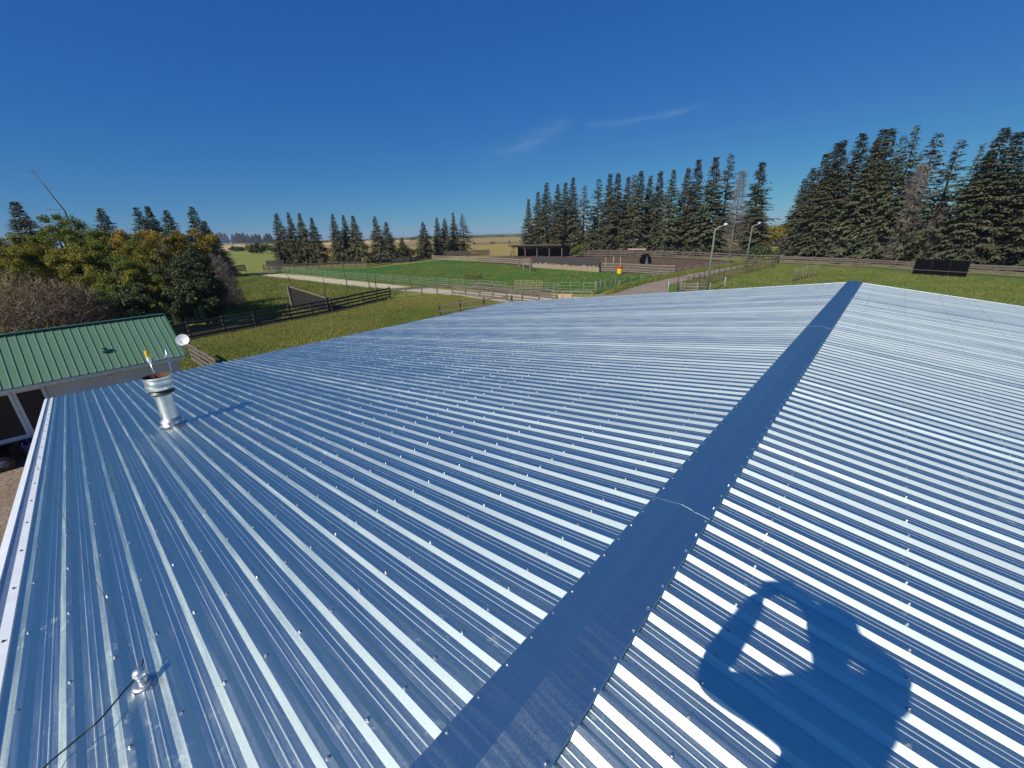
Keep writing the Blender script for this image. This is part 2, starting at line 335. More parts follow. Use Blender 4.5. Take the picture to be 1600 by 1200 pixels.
def rough_edge(pts, amp, step, seed):
    rg = random.Random(seed); out = []
    for i in range(len(pts)):
        a, b = np.array(pts[i][:2]), np.array(pts[(i + 1) % len(pts)][:2]); L = np.linalg.norm(b - a); n = max(1, int(L / step)); nr = np.array([-(b - a)[1], (b - a)[0]]) / max(L, 1e-6)
        for k in range(n): out.append(a + (b - a) * k / n + nr * rg.uniform(-amp, amp))
    return out

# ---------------------------------------------------------------- ground and fields
rings = [0, 20, 60, 150, 400, 900, 1700, 3000]
mb = MB(); NS = 96
for q, rr in enumerate(rings):
    for j in range(NS): a = 2 * math.pi * j / NS; mb.v.append((rr * math.cos(a), rr * math.sin(a), 0.0 if rr < 1000 else -(rr - 900) * 0.004))
for q in range(len(rings) - 1):
    for j in range(NS):
        a = q * NS + j; b = q * NS + (j + 1) % NS; mb.f.append((a, a + NS, b + NS, b)); mb.sm.append(True)
tag(mb.build('ground', 'pasture'), kind='structure')
g2 = lambda *q: [G(x, y)[:2] for x, y in q]
def polar(az0, az1, r0, r1, n=24):
    a = [R(az0 + (az1 - az0) * i / n) for i in range(n + 1)]
    return [(r1 * math.cos(t), r1 * math.sin(t)) for t in a] + [(r0 * math.cos(t), r0 * math.sin(t)) for t in reversed(a)]
sheet('field_lawn', rough_edge(g2((150, 640), (300, 529), (400, 511), (520, 488), (610, 466), (707, 458), (800, 471), (930, 470)) + [(60, 12), (60, -40), (-30, -40), (-30, 14)], 0.15, 2, 1), 0.004, 'lawn')
def gsheet(name, px, z, mt, amp=0.2, step=2.5, seed=1):
    return sheet(name, rough_edge(g2(*px), amp, step, seed), z, mt)
gsheet('field_green_far', [(300, 430), (345, 399), (440, 397), (570, 396), (735, 398), (735, 409), (430, 421), (300, 470)], 0.006, 'pasture', 0.5, 8, 2)
gsheet('field_wheat', [(300, 393), (300, 383.5), (430, 379.5), (560, 376), (640, 374), (640, 378), (560, 382), (470, 391), (430, 391), (340, 391.5)], 0.045, 'wheat', 3, 60, 3)
gsheet('field_dry', [(500, 399), (500, 386.5), (640, 383), (735, 382.2), (830, 380.5), (950, 379), (1240, 376), (1240, 384), (1180, 391), (830, 396), (735, 402), (640, 406)], 0.012, 'drypasture', 1.0, 20, 4)
gsheet('field_stubble', [(500, 386), (500, 379.5), (640, 375.5), (735, 372.5), (830, 370.5), (980, 367), (980, 370), (830, 376.5), (735, 379.5), (640, 381.5)], 0.02, 'stubble', 3, 60, 5)
gsheet('field_grass_strip', [(640, 383), (735, 380.6), (830, 377.2), (980, 373), (980, 375.5), (830, 380.0), (735, 382.6), (640, 384.5)], 0.025, 'farland', 2, 60, 6)
gsheet('field_far_hill', [(560, 374.2), (735, 367.2), (980, 360.2), (1250, 351.5), (1600, 341), (1600, 346), (1250, 358), (980, 366), (830, 369.5), (735, 371.6), (640, 374.2)], 0.03, 'farland', 4, 90, 7)
gsheet('far_road', [(1180, 374), (1245, 372), (1245, 375), (1180, 377)], 0.035, 'lane', 0.2, 30, 8)
gsheet('ploughed_strip', [(1180, 377.4), (1245, 375.4), (1290, 374), (1290, 379), (1180, 384)], 0.035, 'dirtlane', 0.6, 20, 9)
gsheet('paddock_grass', [(425, 424), (470, 421), (575, 419), (640, 412), (690, 406.5), (745, 409), (832, 418), (935, 424), (1012, 429), (1050, 431), (1000, 443), (960, 450), (937, 460), (870, 459), (800, 456), (700, 450), (600, 442), (500, 431)], 0.008, 'paddock', 0.5, 2, 10)
gsheet('corral_dirt', [(745, 404), (770, 401), (800, 400), (900, 397), (1000, 399.5), (1100, 404), (1170, 409), (1110, 416), (1066, 424), (1050, 431), (935, 424.5), (832, 418.5), (745, 408)], 0.016, 'corral', 0.6, 2.5, 11)
gsheet('farm_lane', [(404, 430), (415, 427.5), (470, 430.5), (560, 440), (600, 444), (650, 449.5), (720, 454), (800, 460), (870, 463), (960, 466), (960, 476), (780, 472), (708, 462), (640, 455.5), (600, 451.5), (560, 448), (500, 441.5), (450, 435.5), (420, 432)], 0.020, 'lane', 0.22, 1.2, 12)
gsheet('dirt_lane', [(960, 457.5), (999, 444.5), (1038, 436), (1074, 428.5), (1106, 422), (1155, 415), (1200, 409.5), (1212, 406.5), (1212, 409), (1204, 413.5), (1163, 419), (1122, 428), (1083, 435.5), (1044, 446), (1041, 456), (1041, 480), (920, 480), (930, 462)], 0.024, 'dirtlane', 0.3, 1.6, 13)
gsheet('field_right_grass', [(1041, 456), (1044, 446.5), (1083, 436), (1122, 428.5), (1163, 419.5), (1204, 414), (1215, 410), (1424, 423), (1600, 433), (1900, 452), (1900, 700), (1300, 520), (1100, 480)], 0.012, 'rightgrass', 0.3, 4, 14)
gsheet('shade_strip', [(262, 545), (300, 531), (400, 512.5), (480, 498), (540, 486.5), (600, 473), (606, 466), (520, 482), (455, 494), (400, 503), (300, 519), (262, 528)], 0.017, 'shade_ground', 0.12, 1, 30)  # tree shade under the dark fence, painted as a dark ground sheet
sheet('yard_dirt', rough_edge([(-14, 20.9), (-14, 8), (-1.6, 8), (-1.2, 16.8), (-0.6, 20.9)], 0.15, 1, 15), 0.012, 'yard')

# ---------------------------------------------------------------- vegetation meshes
def spray_quads(P, D, Lw, Ww, rs, droop=0.25):
    """diamond sprays: centres P, directions D (unit), lengths, widths"""
    n = len(P); up = rs.normal(0, 0.45, (n, 3)); up[:, 2] += 1.0
    sd = np.cross(D, up); sd /= np.linalg.norm(sd, axis=1)[:, None] + 1e-9
    a = P; c = P + D * Lw[:, None] - np.array([0, 0, 1]) * (Lw * droop)[:, None]; mid = P + D * (Lw * 0.45)[:, None]
    b1 = mid + sd * (Ww / 2)[:, None]; b2 = mid - sd * (Ww / 2)[:, None]
    V = np.stack([a, b1, c, b2], 1).reshape(-1, 3); Fc = np.arange(4 * n).reshape(-1, 4); return V, Fc
def spruce_mesh(seed, rad=0.13, low=0.05, levels=58, per=8, bare=0.0, gaps=0.25, top_pow=0.8, spray=0.040, thin_low=0.0, top_len=1.0):
    """crown of a spruce of height 1"""
    rs = np.random.RandomState(seed); P = []; D = []; L = []; W_ = []
    ph = rs.uniform(0, 6.28, 4); sect = rs.uniform(0.7, 1.25, 12)
    for li in range(levels):
        t = min(0.995, low + (1 - low) * ((li + rs.uniform(0, 0.8)) / levels) ** 0.93)
        env = rad * (min(1.0, max(1 - t, 0.0) / top_len) ** top_pow) * (0.86 + 0.14 * (1 - t)) * (0.66 + 0.34 * min(1, t / 0.22)) * (1 + 0.13 * math.sin(t * 17 + ph[0]) + 0.10 * math.sin(t * 41 + ph[1])) + 0.004
        nb = max(4, int(per * (1 - 0.45 * t)))
        for b in range(nb):
            az = rs.uniform(0, 6.283); k = sect[int(az / 6.284 * 12)]
            if rs.rand() < gaps * (0.5 + 0.5 * math.sin(3 * az + 9 * t + ph[2])) + thin_low * (1 - t) ** 2 * 0.6: continue
            ln = env * k * rs.uniform(0.62, 1.22)
            lift = (0.75 * t - 0.36) + rs.uniform(-0.25, 0.2); tb = min(0.995, max(low * .6, t + rs.normal(0, 0.012)))
            d = np.array([math.cos(az), math.sin(az), lift]); d /= np.linalg.norm(d)
            ns = max(2, int(ln / (spray * 0.36)))
            for s_ in range(ns):
                u = (s_ + 0.7) / ns
                if u < 0.22 and ns > 4: continue
                base = np.array([0, 0, tb]) + d * ln * u + np.array([0, 0, -0.22 * ln * u * u * (1 - t)])
                for side in (-1, 0, 1):
                    if side == 0 and s_ < ns - 1 and rs.rand() < 0.5: continue
                    aa = az + side * rs.uniform(0.5, 1.1); dd = np.array([math.cos(aa), math.sin(aa), lift * 0.5 - rs.uniform(0.05, 0.5)]); dd /= np.linalg.norm(dd)
                    P.append(base + rs.normal(0, 0.0025, 3)); D.append(dd); sc = rs.uniform(0.6, 1.25) * (0.62 + 0.38 * (1 - t)); L.append(spray * sc); W_.append(spray * 0.42 * sc)
    V, Fc = spray_quads(np.array(P), np.array(D), np.array(L), np.array(W_), rs, 0.3)
    return V, Fc
def twig_tris(seed, h, rad, n, length, width, low=0.1, shape='cone'):
    """bare twigs as slim triangles filling a crown of height h"""
    rs = np.random.RandomState(seed)
    if shape == 'cone':
        t = low + (0.97 - low) * rs.rand(n) ** 1.0; env = rad * (1 - t) ** 0.8 + 0.003
        az = rs.choice(rs.uniform(0, 6.28, 60), n) + rs.normal(0, 0.12, n); rr = env * rs.rand(n) ** 0.7
        P = np.stack([rr * np.cos(az), rr * np.sin(az), t * h], 1); D = np.stack([np.cos(az), np.sin(az), -0.25 + rs.normal(0, 0.25, n)], 1)
    else:
        q = rs.normal(0, 1, (n, 3)); q /= np.linalg.norm(q, axis=1)[:, None]; q *= (rs.rand(n) ** 0.45)[:, None]; q[:, 2] = np.abs(q[:, 2]); P = q * np.array([rad, rad, h]); D = q * np.array([1, 1, .8]) + rs.normal(0, 0.95, (n, 3)) + np.array([0, 0, 0.2])
    D /= np.linalg.norm(D, axis=1)[:, None]; up = rs.normal(0, 1, (n, 3)); sd = np.cross(D, up); sd /= np.linalg.norm(sd, axis=1)[:, None]
    Ln = length * rs.uniform(0.4, 1.3, n); bend = rs.normal(0, 0.22, (n, 3))
    a = P - sd * width / 2; b = P + sd * width / 2; m1 = P + D * (Ln * .55)[:, None] + sd * width * .35; m2 = m1 - sd * width * .7; c = P + (D + bend) * Ln[:, None]
    V = np.stack([a, b, m1, m2, m1, m2, c, c + sd * width * .15], 1).reshape(-1, 3); k = np.arange(n)[:, None] * 8
    Fc = np.concatenate([k + np.array([[0, 1, 2, 3]]), k + np.array([[5, 4, 7, 6]])], 0); return V, Fc
def trunk_mb(h, r0, lean=0.0, seed=0, stubs=0):
    rg = random.Random(seed); pts = []
    for i in range(7):
        t = i / 6; pts.append((lean * h * t * t + rg.uniform(-.004, .004) * h, rg.uniform(-.004, .004) * h, t * h))
    mb = MB().tube(pts, [r0 * (1 - 0.92 * i / 6) for i in range(7)], 7)
    for k in range(stubs):
        t = rg.uniform(.12, .92); a = rg.uniform(0, 6.28); L = h * 0.09 * (1.1 - t); z = t * h; x = lean * h * t * t
        mb.tube([(x, 0, z), (x + L * .5 * math.cos(a), L * .5 * math.sin(a), z - .02 * L), (x + L * math.cos(a), L * math.sin(a), z - L * .25)], [r0 * .14, r0 * .1, r0 * .03], 4)
    return mb
SPR = {}
def spruce_kind(kind, seed, **kw):
    V, Fc = spruce_mesh(seed, **kw); SPR.setdefault(kind, []).append((V, Fc))
for s_ in range(8): spruce_kind('narrow', 10 + s_, rad=0.112, levels=92, per=12, gaps=0.26, low=0.04, top_pow=0.85, spray=0.027, top_len=0.7)
for s_ in range(3): spruce_kind('wide', 30 + s_, rad=0.27, levels=76, per=13, gaps=0.26, low=0.02, top_pow=0.9, spray=0.036)
for s_ in range(3): spruce_kind('airy', 50 + s_, rad=0.135, levels=72, per=9, gaps=0.5, low=0.04, top_pow=0.85, spray=0.028, thin_low=0.4, top_len=0.6)
SPR_ME = {}
def spruce(kind, idx, pos, h, label, group, mt='needles', wscale=1.0, lean=0.0, low_brown=0.0, rz=None):
    key = (kind, idx % len(SPR[kind]), mt, low_brown > 0)
    t = thing('spruce_tree' if mt != 'dead_twig' else 'dead_spruce_tree', (pos[0], pos[1], pos[2] if len(pos) > 2 else 0), label, 'tree', group)
    rg = random.Random(idx * 7 + 3)
    if key not in SPR_ME:
        V, Fc = SPR[key[0]][key[1]]
        SPR_ME[key] = [fast_mesh('crown', V * 18.0, Fc, mt)]
        tb = trunk_mb(18.0 * 0.985, 0.26, 0, idx, 14); me = bpy.data.meshes.new('trunk'); me.from_pydata(tb.v, [], tb.f); me.polygons.foreach_set('use_smooth', tb.sm); me.materials.append(MATS['bark']); SPR_ME[key].append(me)
        V2, F2 = twig_tris(idx + 900, 18.0, 0.10 * 18 * (1.6 if kind == 'wide' else 1), 1500, 0.9, 0.05, 0.03); V2 = V2[:]; SPR_ME[key].append(fast_mesh('dead_branches', V2, F2, 'dead_twig'))
    k = h / 18.0
    for nm, me in zip(('crown', 'trunk', 'dead_branches'), SPR_ME[key]):
        if nm == 'dead_branches' and low_brown <= 0: continue
        o = bpy.data.objects.new(nm, me); COL.objects.link(o); o.parent = t
        if nm == 'dead_branches': o.scale = (1.0, 1.0, low_brown)
    t.scale = (k * wscale, k * wscale, k); t.rotation_euler = (rg.uniform(-.02, .02), lean, rz if rz is not None else rg.uniform(0, 6.28))
    return t
def dead_spruce(seed, pos, h, label, group, rad=0.09, lean=0.0, n=2600):
    t = thing('dead_spruce_tree', (pos[0], pos[1], 0), label, 'tree', group)
    tb = trunk_mb(h, 0.014 * h, lean, seed, 40); tb.v = [(a + t.location.x, b + t.location.y, c) for a, b, c in tb.v]; tb.build('trunk', 'dead_twig', t)
    V, Fc = twig_tris(seed, h, rad * h, n, 0.055 * h, 0.045, 0.08); V[:, 0] += lean * h * (V[:, 2] / h) ** 2
    o = bpy.data.objects.new('bare_branches', fast_mesh('bare_branches', V, Fc, 'dead_twig')); COL.objects.link(o); o.parent = t
    return t
def leafy_tree(seed, pos, h, rad, label, group=None, mt='leaf_green', name='leafy_tree', crown_low=0.25, clumps=80, leaves=420, leaf=0.115, trunk_r=0.16, bark='bark', flat=1.0):
    rs = np.random.RandomState(seed); t = thing(name, (pos[0], pos[1], 0), label, 'tree', group)
    cz = h * (1 + crown_low) / 2; hz = h * (1 - crown_low) / 2; C_ = []
    mb = MB(); ox, oy = t.location.x, t.location.y
    lobes = [(rs.normal(0, .25) * rad, rs.normal(0, .25) * rad, cz + rs.uniform(-.45, .35) * hz, rs.uniform(.55, .85)) for _ in range(6)]
    for k in range(clumps):
        lx, ly, lz, ls = lobes[k % 6]; q = rs.normal(0, 1, 3); q /= np.linalg.norm(q); q *= rs.uniform(0.5, 1.0); q[2] *= .75
        C_.append([lx + q[0] * rad * ls, ly + q[1] * rad * ls, min(lz + q[2] * hz * ls * 0.8, h * .96)])
    C_ = np.array(C_); C_[:, 2] = np.maximum(C_[:, 2], h * crown_low * .5)
    tp = [(0, 0, 0), (rs.normal(0, .15), rs.normal(0, .15), h * .35), (rs.normal(0, .3), rs.normal(0, .3), h * .7)]
    mb.tube([(a + ox, b + oy, c) for a, b, c in tp], [trunk_r, trunk_r * .7, trunk_r * .25], 8)
    for c in C_[:: max(1, clumps // 22)]:
        b0 = np.array(tp[1]) * (1 - .5) + np.array(tp[1 if c[2] < h * .5 else 2]) * .5; mid = (b0 + c) / 2 + rs.normal(0, .12, 3)
        mb.tube([b0 + [ox, oy, 0], mid + [ox, oy, 0], c + [ox, oy, 0]], [trunk_r * .38, trunk_r * .22, trunk_r * .06], 5)
    mb.build('trunk', bark, t)
    n = clumps * leaves; ci = np.repeat(np.arange(clumps), leaves); cr = rs.uniform(.35, 1.0, clumps)[ci] * rad * .30
    q = rs.normal(0, 1, (n, 3)); q /= np.linalg.norm(q, axis=1)[:, None]; q *= (rs.rand(n) ** 0.5)[:, None]; q[:, 2] *= .7 * flat
    P = C_[ci] + q * cr[:, None] + rs.normal(0, .05, (n, 3)); P = P[P[:, 2] > 0.15]; n = len(P)
    D = rs.normal(0, 1, (n, 3)); D /= np.linalg.norm(D, axis=1)[:, None]; L = leaf * rs.uniform(.6, 1.4, n)
    V, Fc = spray_quads(P, D, L, L * .75, rs, 0.1)
    o = bpy.data.objects.new('crown', fast_mesh('crown', V, Fc, mt)); COL.objects.link(o); o.parent = t
    return t
def twig_bush(seed, pos, h, rad, label, group, mt='brush_twig', n=2600, length=0.55, width=0.022, leaves=0, lmt='leaf_orange', name='bare_bush'):
    t = thing(name, (pos[0], pos[1], 0), label, 'bush', group)
    V, Fc = twig_tris(seed, h, rad, n, length, width, shape='dome')
    o = bpy.data.objects.new('twigs', fast_mesh('twigs', V, Fc, mt)); COL.objects.link(o); o.parent = t
    rs = np.random.RandomState(seed); mb = MB()
    for k in range(9):
        a = rs.uniform(0, 6.28); r_ = rs.uniform(.2, .8) * rad
        mb.tube([(t.location.x + .1 * math.cos(a), t.location.y + .1 * math.sin(a), 0), (t.location.x + .5 * r_ * math.cos(a), t.location.y + .5 * r_ * math.sin(a), h * .5), (t.location.x + r_ * math.cos(a), t.location.y + r_ * math.sin(a), h * rs.uniform(.75, 1.1))], [.035, .025, .008], 5)
    mb.build('stems', mt, t)
    if leaves:
        q = rs.normal(0, 1, (leaves, 3)); q /= np.linalg.norm(q, axis=1)[:, None]; q *= (rs.rand(leaves) ** .4)[:, None]; q[:, 2] = np.abs(q[:, 2]); P = q * [rad, rad, h]
        D = rs.normal(0, 1, (leaves, 3)); D /= np.linalg.norm(D, axis=1)[:, None]; L = .12 * rs.uniform(.6, 1.4, leaves); V, Fc = spray_quads(P, D, L, L * .8, rs)
        o = bpy.data.objects.new('leaves', fast_mesh('leaves', V, Fc, lmt)); COL.objects.link(o); o.parent = t
    return t
def scatter_tufts(name, label, pts, mt, hmin, hmax, blades=7, seed=0, wid=0.02, spread=0.12, cat='grass'):
    rs = np.random.RandomState(seed); pts = np.asarray(pts)[:, :2]; n = len(pts) * blades
    B = np.repeat(pts, blades, 0) + rs.normal(0, spread, (n, 2)); H = rs.uniform(hmin, hmax, n); a = rs.uniform(0, 6.28, n); ln = rs.normal(0, .35, (n, 2)) * H[:, None]
    dx = np.cos(a) * wid / 2; dy = np.sin(a) * wid / 2; z0 = np.zeros(n)
    V = np.stack([np.stack([B[:, 0] - dx, B[:, 1] - dy, z0], 1), np.stack([B[:, 0] + dx, B[:, 1] + dy, z0], 1), np.stack([B[:, 0] + ln[:, 0] + dx * .3, B[:, 1] + ln[:, 1] + dy * .3, H], 1), np.stack([B[:, 0] + ln[:, 0] - dx * .3, B[:, 1] + ln[:, 1] - dy * .3, H], 1)], 1).reshape(-1, 3)
    o = bpy.data.objects.new(name, fast_mesh(name, V, np.arange(4 * n).reshape(-1, 4), mt)); COL.objects.link(o); return tag(o, label, cat, kind='stuff')
def inpoly(P, poly):
    P = np.asarray(P); poly = np.asarray(poly); x, y = P[:, 0], P[:, 1]; c = np.zeros(len(P), bool); j = len(poly) - 1
    for i in range(len(poly)):
        xi, yi = poly[i][:2]; xj, yj = poly[j][:2]
        c ^= ((yi > y) != (yj > y)) & (x < (xj - xi) * (y - yi) / (yj - yi + 1e-12) + xi); j = i
    return c
def fill(px, n, seed, near_bias=None):
    poly = np.array(g2(*px)); rs = np.random.RandomState(seed); lo, hi = poly.min(0), poly.max(0); P = rs.uniform(lo, hi, (n * 4, 2)); P = P[inpoly(P, poly)][:n]
    return P

# ---------------------------------------------------------------- the metal roofed barn under the camera
XF = 94.324 * S; YE = 86.858 * S; X0 = -7.35 * S; ZE = ZR - YE * TAN
barn = thing('metal_roof_barn', (XF / 2, 0, 0), 'long barn with shiny ribbed bare metal roof and ridge cap filling the foreground', 'barn')
def roof_slope(side):
    prof = []                                   # (x, height over the pan) across the sheet
    H = 0.13 * S
    rr = random.Random(17 + side)
    for i in range(-7, 94):
        j1, j2, j3 = rr.uniform(-.018, .015), rr.uniform(-.008, .008), rr.uniform(-.003, .003) * S
        for dx, hh in ((-.25 + j1, 0), (-.08 + j2, H + j3), (.08, H), (.23, 0), (.375, 0), (.395, .009 * S), (.425, .009 * S), (.445, 0), (.555, 0), (.575, .009 * S), (.605, .009 * S), (.625, 0)):
            prof.append(((i + dx) * S, hh))
    prof.append((94.2 * S, 0)); n = len(prof)
    ys = [0.02, 3.3, 6.6, 9.9, YE + 0.03]; V = []
    for y in ys:
        for x, hh in prof: V.append((x, side * y, ZR - 0.012 - y * TAN + hh))
    Fc = []
    for q in range(len(ys) - 1):
        for i in range(n - 1):
            a = q * n + i; Fc.append((a, a + 1, a + 1 + n, a + n) if side > 0 else (a + n, a + 1 + n, a + 1, a))
    mb = MB(); mb.add(V, Fc); o = mb.build('roof_panel', 'galvalume', barn); o['label'] = 'left roof slope of long ribbed sheets' if side > 0 else 'right roof slope bright with sun, carrying the shadow'
    return o
roof_l = roof_slope(1); roof_r = roof_slope(-1)
# ridge cap: bent sections lapped every 19.6 ribs
WC = 1.056 * S + 0.008; lap = [-30.0, -8.4, 11.19, 31.07, 50.0, 69.1, 94.6]
for k in range(len(lap) - 1):
    if k == 0: continue
    a, b = lap[k] * S, lap[k + 1] * S + 0.05; za = 0.0045 + 0.0007 * (k % 2 == 0)
    q = 0.13 * S + 0.0
    prof = [(WC + .004, ZR - WC * TAN + q - .003), (WC, ZR - WC * TAN + q + .001), (.05, ZR - .05 * TAN + q + .001), (.0, ZR + q + .004), (-.05, ZR - .05 * TAN + q + .001), (-.078, ZR - .078 * TAN + q), (-.0795, ZR - .08 * TAN + q - .0035), (-WC, ZR - WC * TAN + q - .001), (-WC - .004, ZR - WC * TAN + q - .005)]
    prof = [(y, z - 0.012 + za) for y, z in prof]
    mb = MB(); V = [(x, y, z) for x in (a, b) for y, z in prof]; n = len(prof)
    mb.add(V, [(i + 1, i, i + n, i + n + 1) for i in range(n - 1)])
    V2 = [(x, y, z - .0004) for x, y, z in V]; mb.add(V2, [(i, i + 1, i + n + 1, i + n) for i in range(n - 1)]); nn = 2 * n
    mb.f += [(i, i + 1, i + 1 + nn, i + nn) for i in range(n - 1)] + [(n + i + 1, n + i, n + i + nn, n + i + 1 + nn) for i in range(n - 1)]; mb.sm += [False] * (2 * n - 2)
    c = mb.build('ridge_cap', 'cap_metal', barn)
# left rake: white flange, metal strip, sloping white trim; far rake the same, slim
def rake(xs, name, mt):
    for side in (1, -1):
        mb = MB(); V = []
        for y in (0.02, YE + .04):
            for x, hh in xs: V.append((x * S, side * y, ZR - .012 - y * TAN + hh * S))
        n = len(xs); mb.add(V, [(i, i + 1, i + 1 + n, i + n) if side > 0 else (i + n, i + 1 + n, i + 1, i) for i in range(n - 1)]); mb.build(name, mt, barn)
rake([(-7.72, .115), (-7.43, .115), (-7.42, .0)], 'trim_flange', 'white_trim')
rake([(-7.425, -.004), (-7.235, -.004)], 'trim_strip', 'galvalume')
rake([(-8.04, .04), (-7.72, .04), (-7.715, .115)], 'trim_strip', 'galv')
rake([(-8.44, -.5), (-8.40, .0), (-8.36, .08), (-8.04, .14), (-8.035, .04)], 'rake_trim', 'white_trim')
rake([(94.2, .02), (94.21, .14), (94.36, .14), (94.42, -.6)], 'rake_trim', 'galv')
# walls and gables
XA, XB = -8.2 * S, 94.5 * S; yw = YE - .12; mb = MB()
def corr_wall(mb, p0, p1, ztop0, ztop1):
    p0, p1 = np.array(p0), np.array(p1); L = np.linalg.norm(p1 - p0); t = (p1 - p0) / L; nrm = np.array([t[1], -t[0]]); n = int(L / .1); V = []
    for i in range(n + 1):
        u = i / n; p = p0 + t * L * u + nrm * (.018 if i % 3 == 0 else 0); V.append((p[0], p[1], 0)); V.append((p[0], p[1], ztop0 + (ztop1 - ztop0) * u))
    mb.add(V, [(2 * i, 2 * i + 2, 2 * i + 3, 2 * i + 1) for i in range(n)])
zt = ZR - yw * TAN - .03
corr_wall(mb, (XB, yw), (XA, yw), zt, zt); corr_wall(mb, (XA, -yw), (XB, -yw), zt, zt)
for x in (XA, XB):
    a, b, c = (x, -yw), (x, 0), (x, yw)
    if x == XA: corr_wall(mb, c, b, zt, ZR - .03); corr_wall(mb, b, a, ZR - .03, zt)
    else: corr_wall(mb, a, b, zt, ZR - .03); corr_wall(mb, b, c, ZR - .03, zt)
mb.build('wall', 'siding', barn)
# screws: hex heads on washers
def screw_mb(mb, p, tilt=0.0):
    x, y, z = p
    mb.lathe([(0.0085, 0.0), (0.0085, 0.0022), (0.0058, 0.0030), (0.0052, 0.0032), (0.0052, 0.0078), (0.0044, 0.0088), (0.0001, 0.0090)], (x, y, z), 6, False)
def screw_sites():
    out = []; rg = random.Random(4); rows_l = [2.77, 6.95] + [11.03 + 4.15 * i for i in range(19)]; rows_r = [2.94, 6.90] + [11.0 + 4.1 * i for i in range(19)]
    for i in range(-7, 94):
        for yy in rows_l: out.append(((i + rg.uniform(-.025, .025)) * S, (yy + rg.uniform(-.05, .05)) * S, 1, 0))
        for yy in rows_r: out.append(((i + rg.uniform(-.025, .025)) * S, -(yy + rg.uniform(-.05, .05)) * S, -1, 0))
        for sd in (1, -1): out.append(((i + rg.uniform(-.03, .03)) * S, sd * 1.02 * S, sd, 1))
    res = []
    for x, y, sd, cap in out:
        z = ZR - .012 - abs(y) * TAN + .13 * S + (.0005 if not cap else .0008)
        P = (x, y, z); v = np.array(P) - CAM; dep = v @ fw
        if dep > .1: px, py = PR(P)
        else: px = py = -999
        res.append((P, dep, -30 < px < 1630 and -30 < py < 1230 and dep > .1))
    return res
sites = screw_sites(); vis = sorted([s_ for s_ in sites if s_[2]], key=lambda q: q[1]); near = vis[:100]; ids = set(id(q) for q in near)
proto = None
for P, dep, _ in near:
    if proto is None:
        mb = MB(); screw_mb(mb, (0, 0, 0)); proto = bpy.data.meshes.new('screw'); proto.from_pydata(mb.v, [], mb.f); proto.materials.append(MATS['screw'])
    o = bpy.data.objects.new('screw', proto); COL.objects.link(o); o.parent = barn; o.location = Vector(P) - barn.location; o.rotation_euler = (-TAN if P[1] > 0 else TAN, 0, P[0] * 37 % 1)
mb = MB()
for q in sites:
    if id(q) in ids: continue
    screw_mb(mb, q[0])
tag(mb.build('screws', 'screw', barn), kind='stuff')

tme = proto.copy(); tme.materials.clear(); tme.materials.append(MATS['sooty'])
for i in range(21):
    q_y = (3.0 + 4.15 * i) * S; o = bpy.data.objects.new('trim_screw', tme); COL.objects.link(o); o.parent = barn
    o.location = Vector((-7.57 * S, q_y, ZR - .012 - q_y * TAN + .115 * S)) - barn.location; o.rotation_euler = (-TAN, 0, 0)
# metal chimney through the left slope
vb = roofp(270, 664); vb = np.array([vb[0], vb[1], ZR - .012 - vb[1] * TAN])
chim = thing('metal_chimney', vb, 'galvanised metal stove chimney with wide open rusty top standing on the left roof slope', 'chimney')
def ring(prof, name, mt, par, c=vb, n=32, axis=None):
    return MB().lathe(prof, c, n, True, axis).build(name, mt, par)
lean = (0.015, 0.0, 1)
fl = MB(); n = 40
for i in range(n):
    a = 2 * math.pi * i / n; w1 = 0.175 + .012 * math.sin(5 * a)
    for r_, dz in ((w1, 0.004), (w1 - .03, .016), (.125, .028), (.118, .06), (.112, .065)):
        x, y = r_ * math.cos(a), r_ * math.sin(a) * .9; ph = ((vb[0] + x) / S) % 1.0; ph = min(ph, 1 - ph); rib = .13 * S if ph < .08 else (.13 * S * max(0, (.23 - ph) / .15)); rib = rib if r_ > .14 else .01
        fl.v.append((vb[0] + x, vb[1] + y, vb[2] - y * TAN * (1 if r_ > .14 else 0.2) + rib + dz))
for i in range(n):
    for j in range(4):
        a = i * 5 + j; b = ((i + 1) % n) * 5 + j; fl.f.append((a, b, b + 1, a + 1)); fl.sm.append(True)
fl.build('base_flashing', 'galv', chim)
ring([(.108, .03), (.112, .05), (.110, .085), (.098, .10)], 'sleeve', 'galv', chim, axis=lean)
ring([(.094, .055), (.094, .075), (.0935, .5)], 'pipe', 'galv_stack', chim, axis=lean)
ring([(.096, .132), (.124, .095), (.130, .090), (.129, .086), (.096, .118)], 'storm_collar', 'galv', chim, axis=lean)
ring([(.093, .47), (.150, .505), (.152, .51), (.150, .515), (.098, .545), (.094, .56)], 'skirt', 'sooty', chim, axis=lean)
hood = ring([(.120, .548), (.142, .565), (.150, .60), (.1545, .605), (.150, .61), (.150, .685), (.154, .69), (.150, .695), (.150, .735), (.154, .738)], 'hood', 'galv_stack', chim, axis=lean)
MB().lathe([(.153, .738), (.147, .737), (.146, .60), (.10, .56), (.001, .555)], vb, 32, True, lean).build('hood_lining', 'rust', hood)

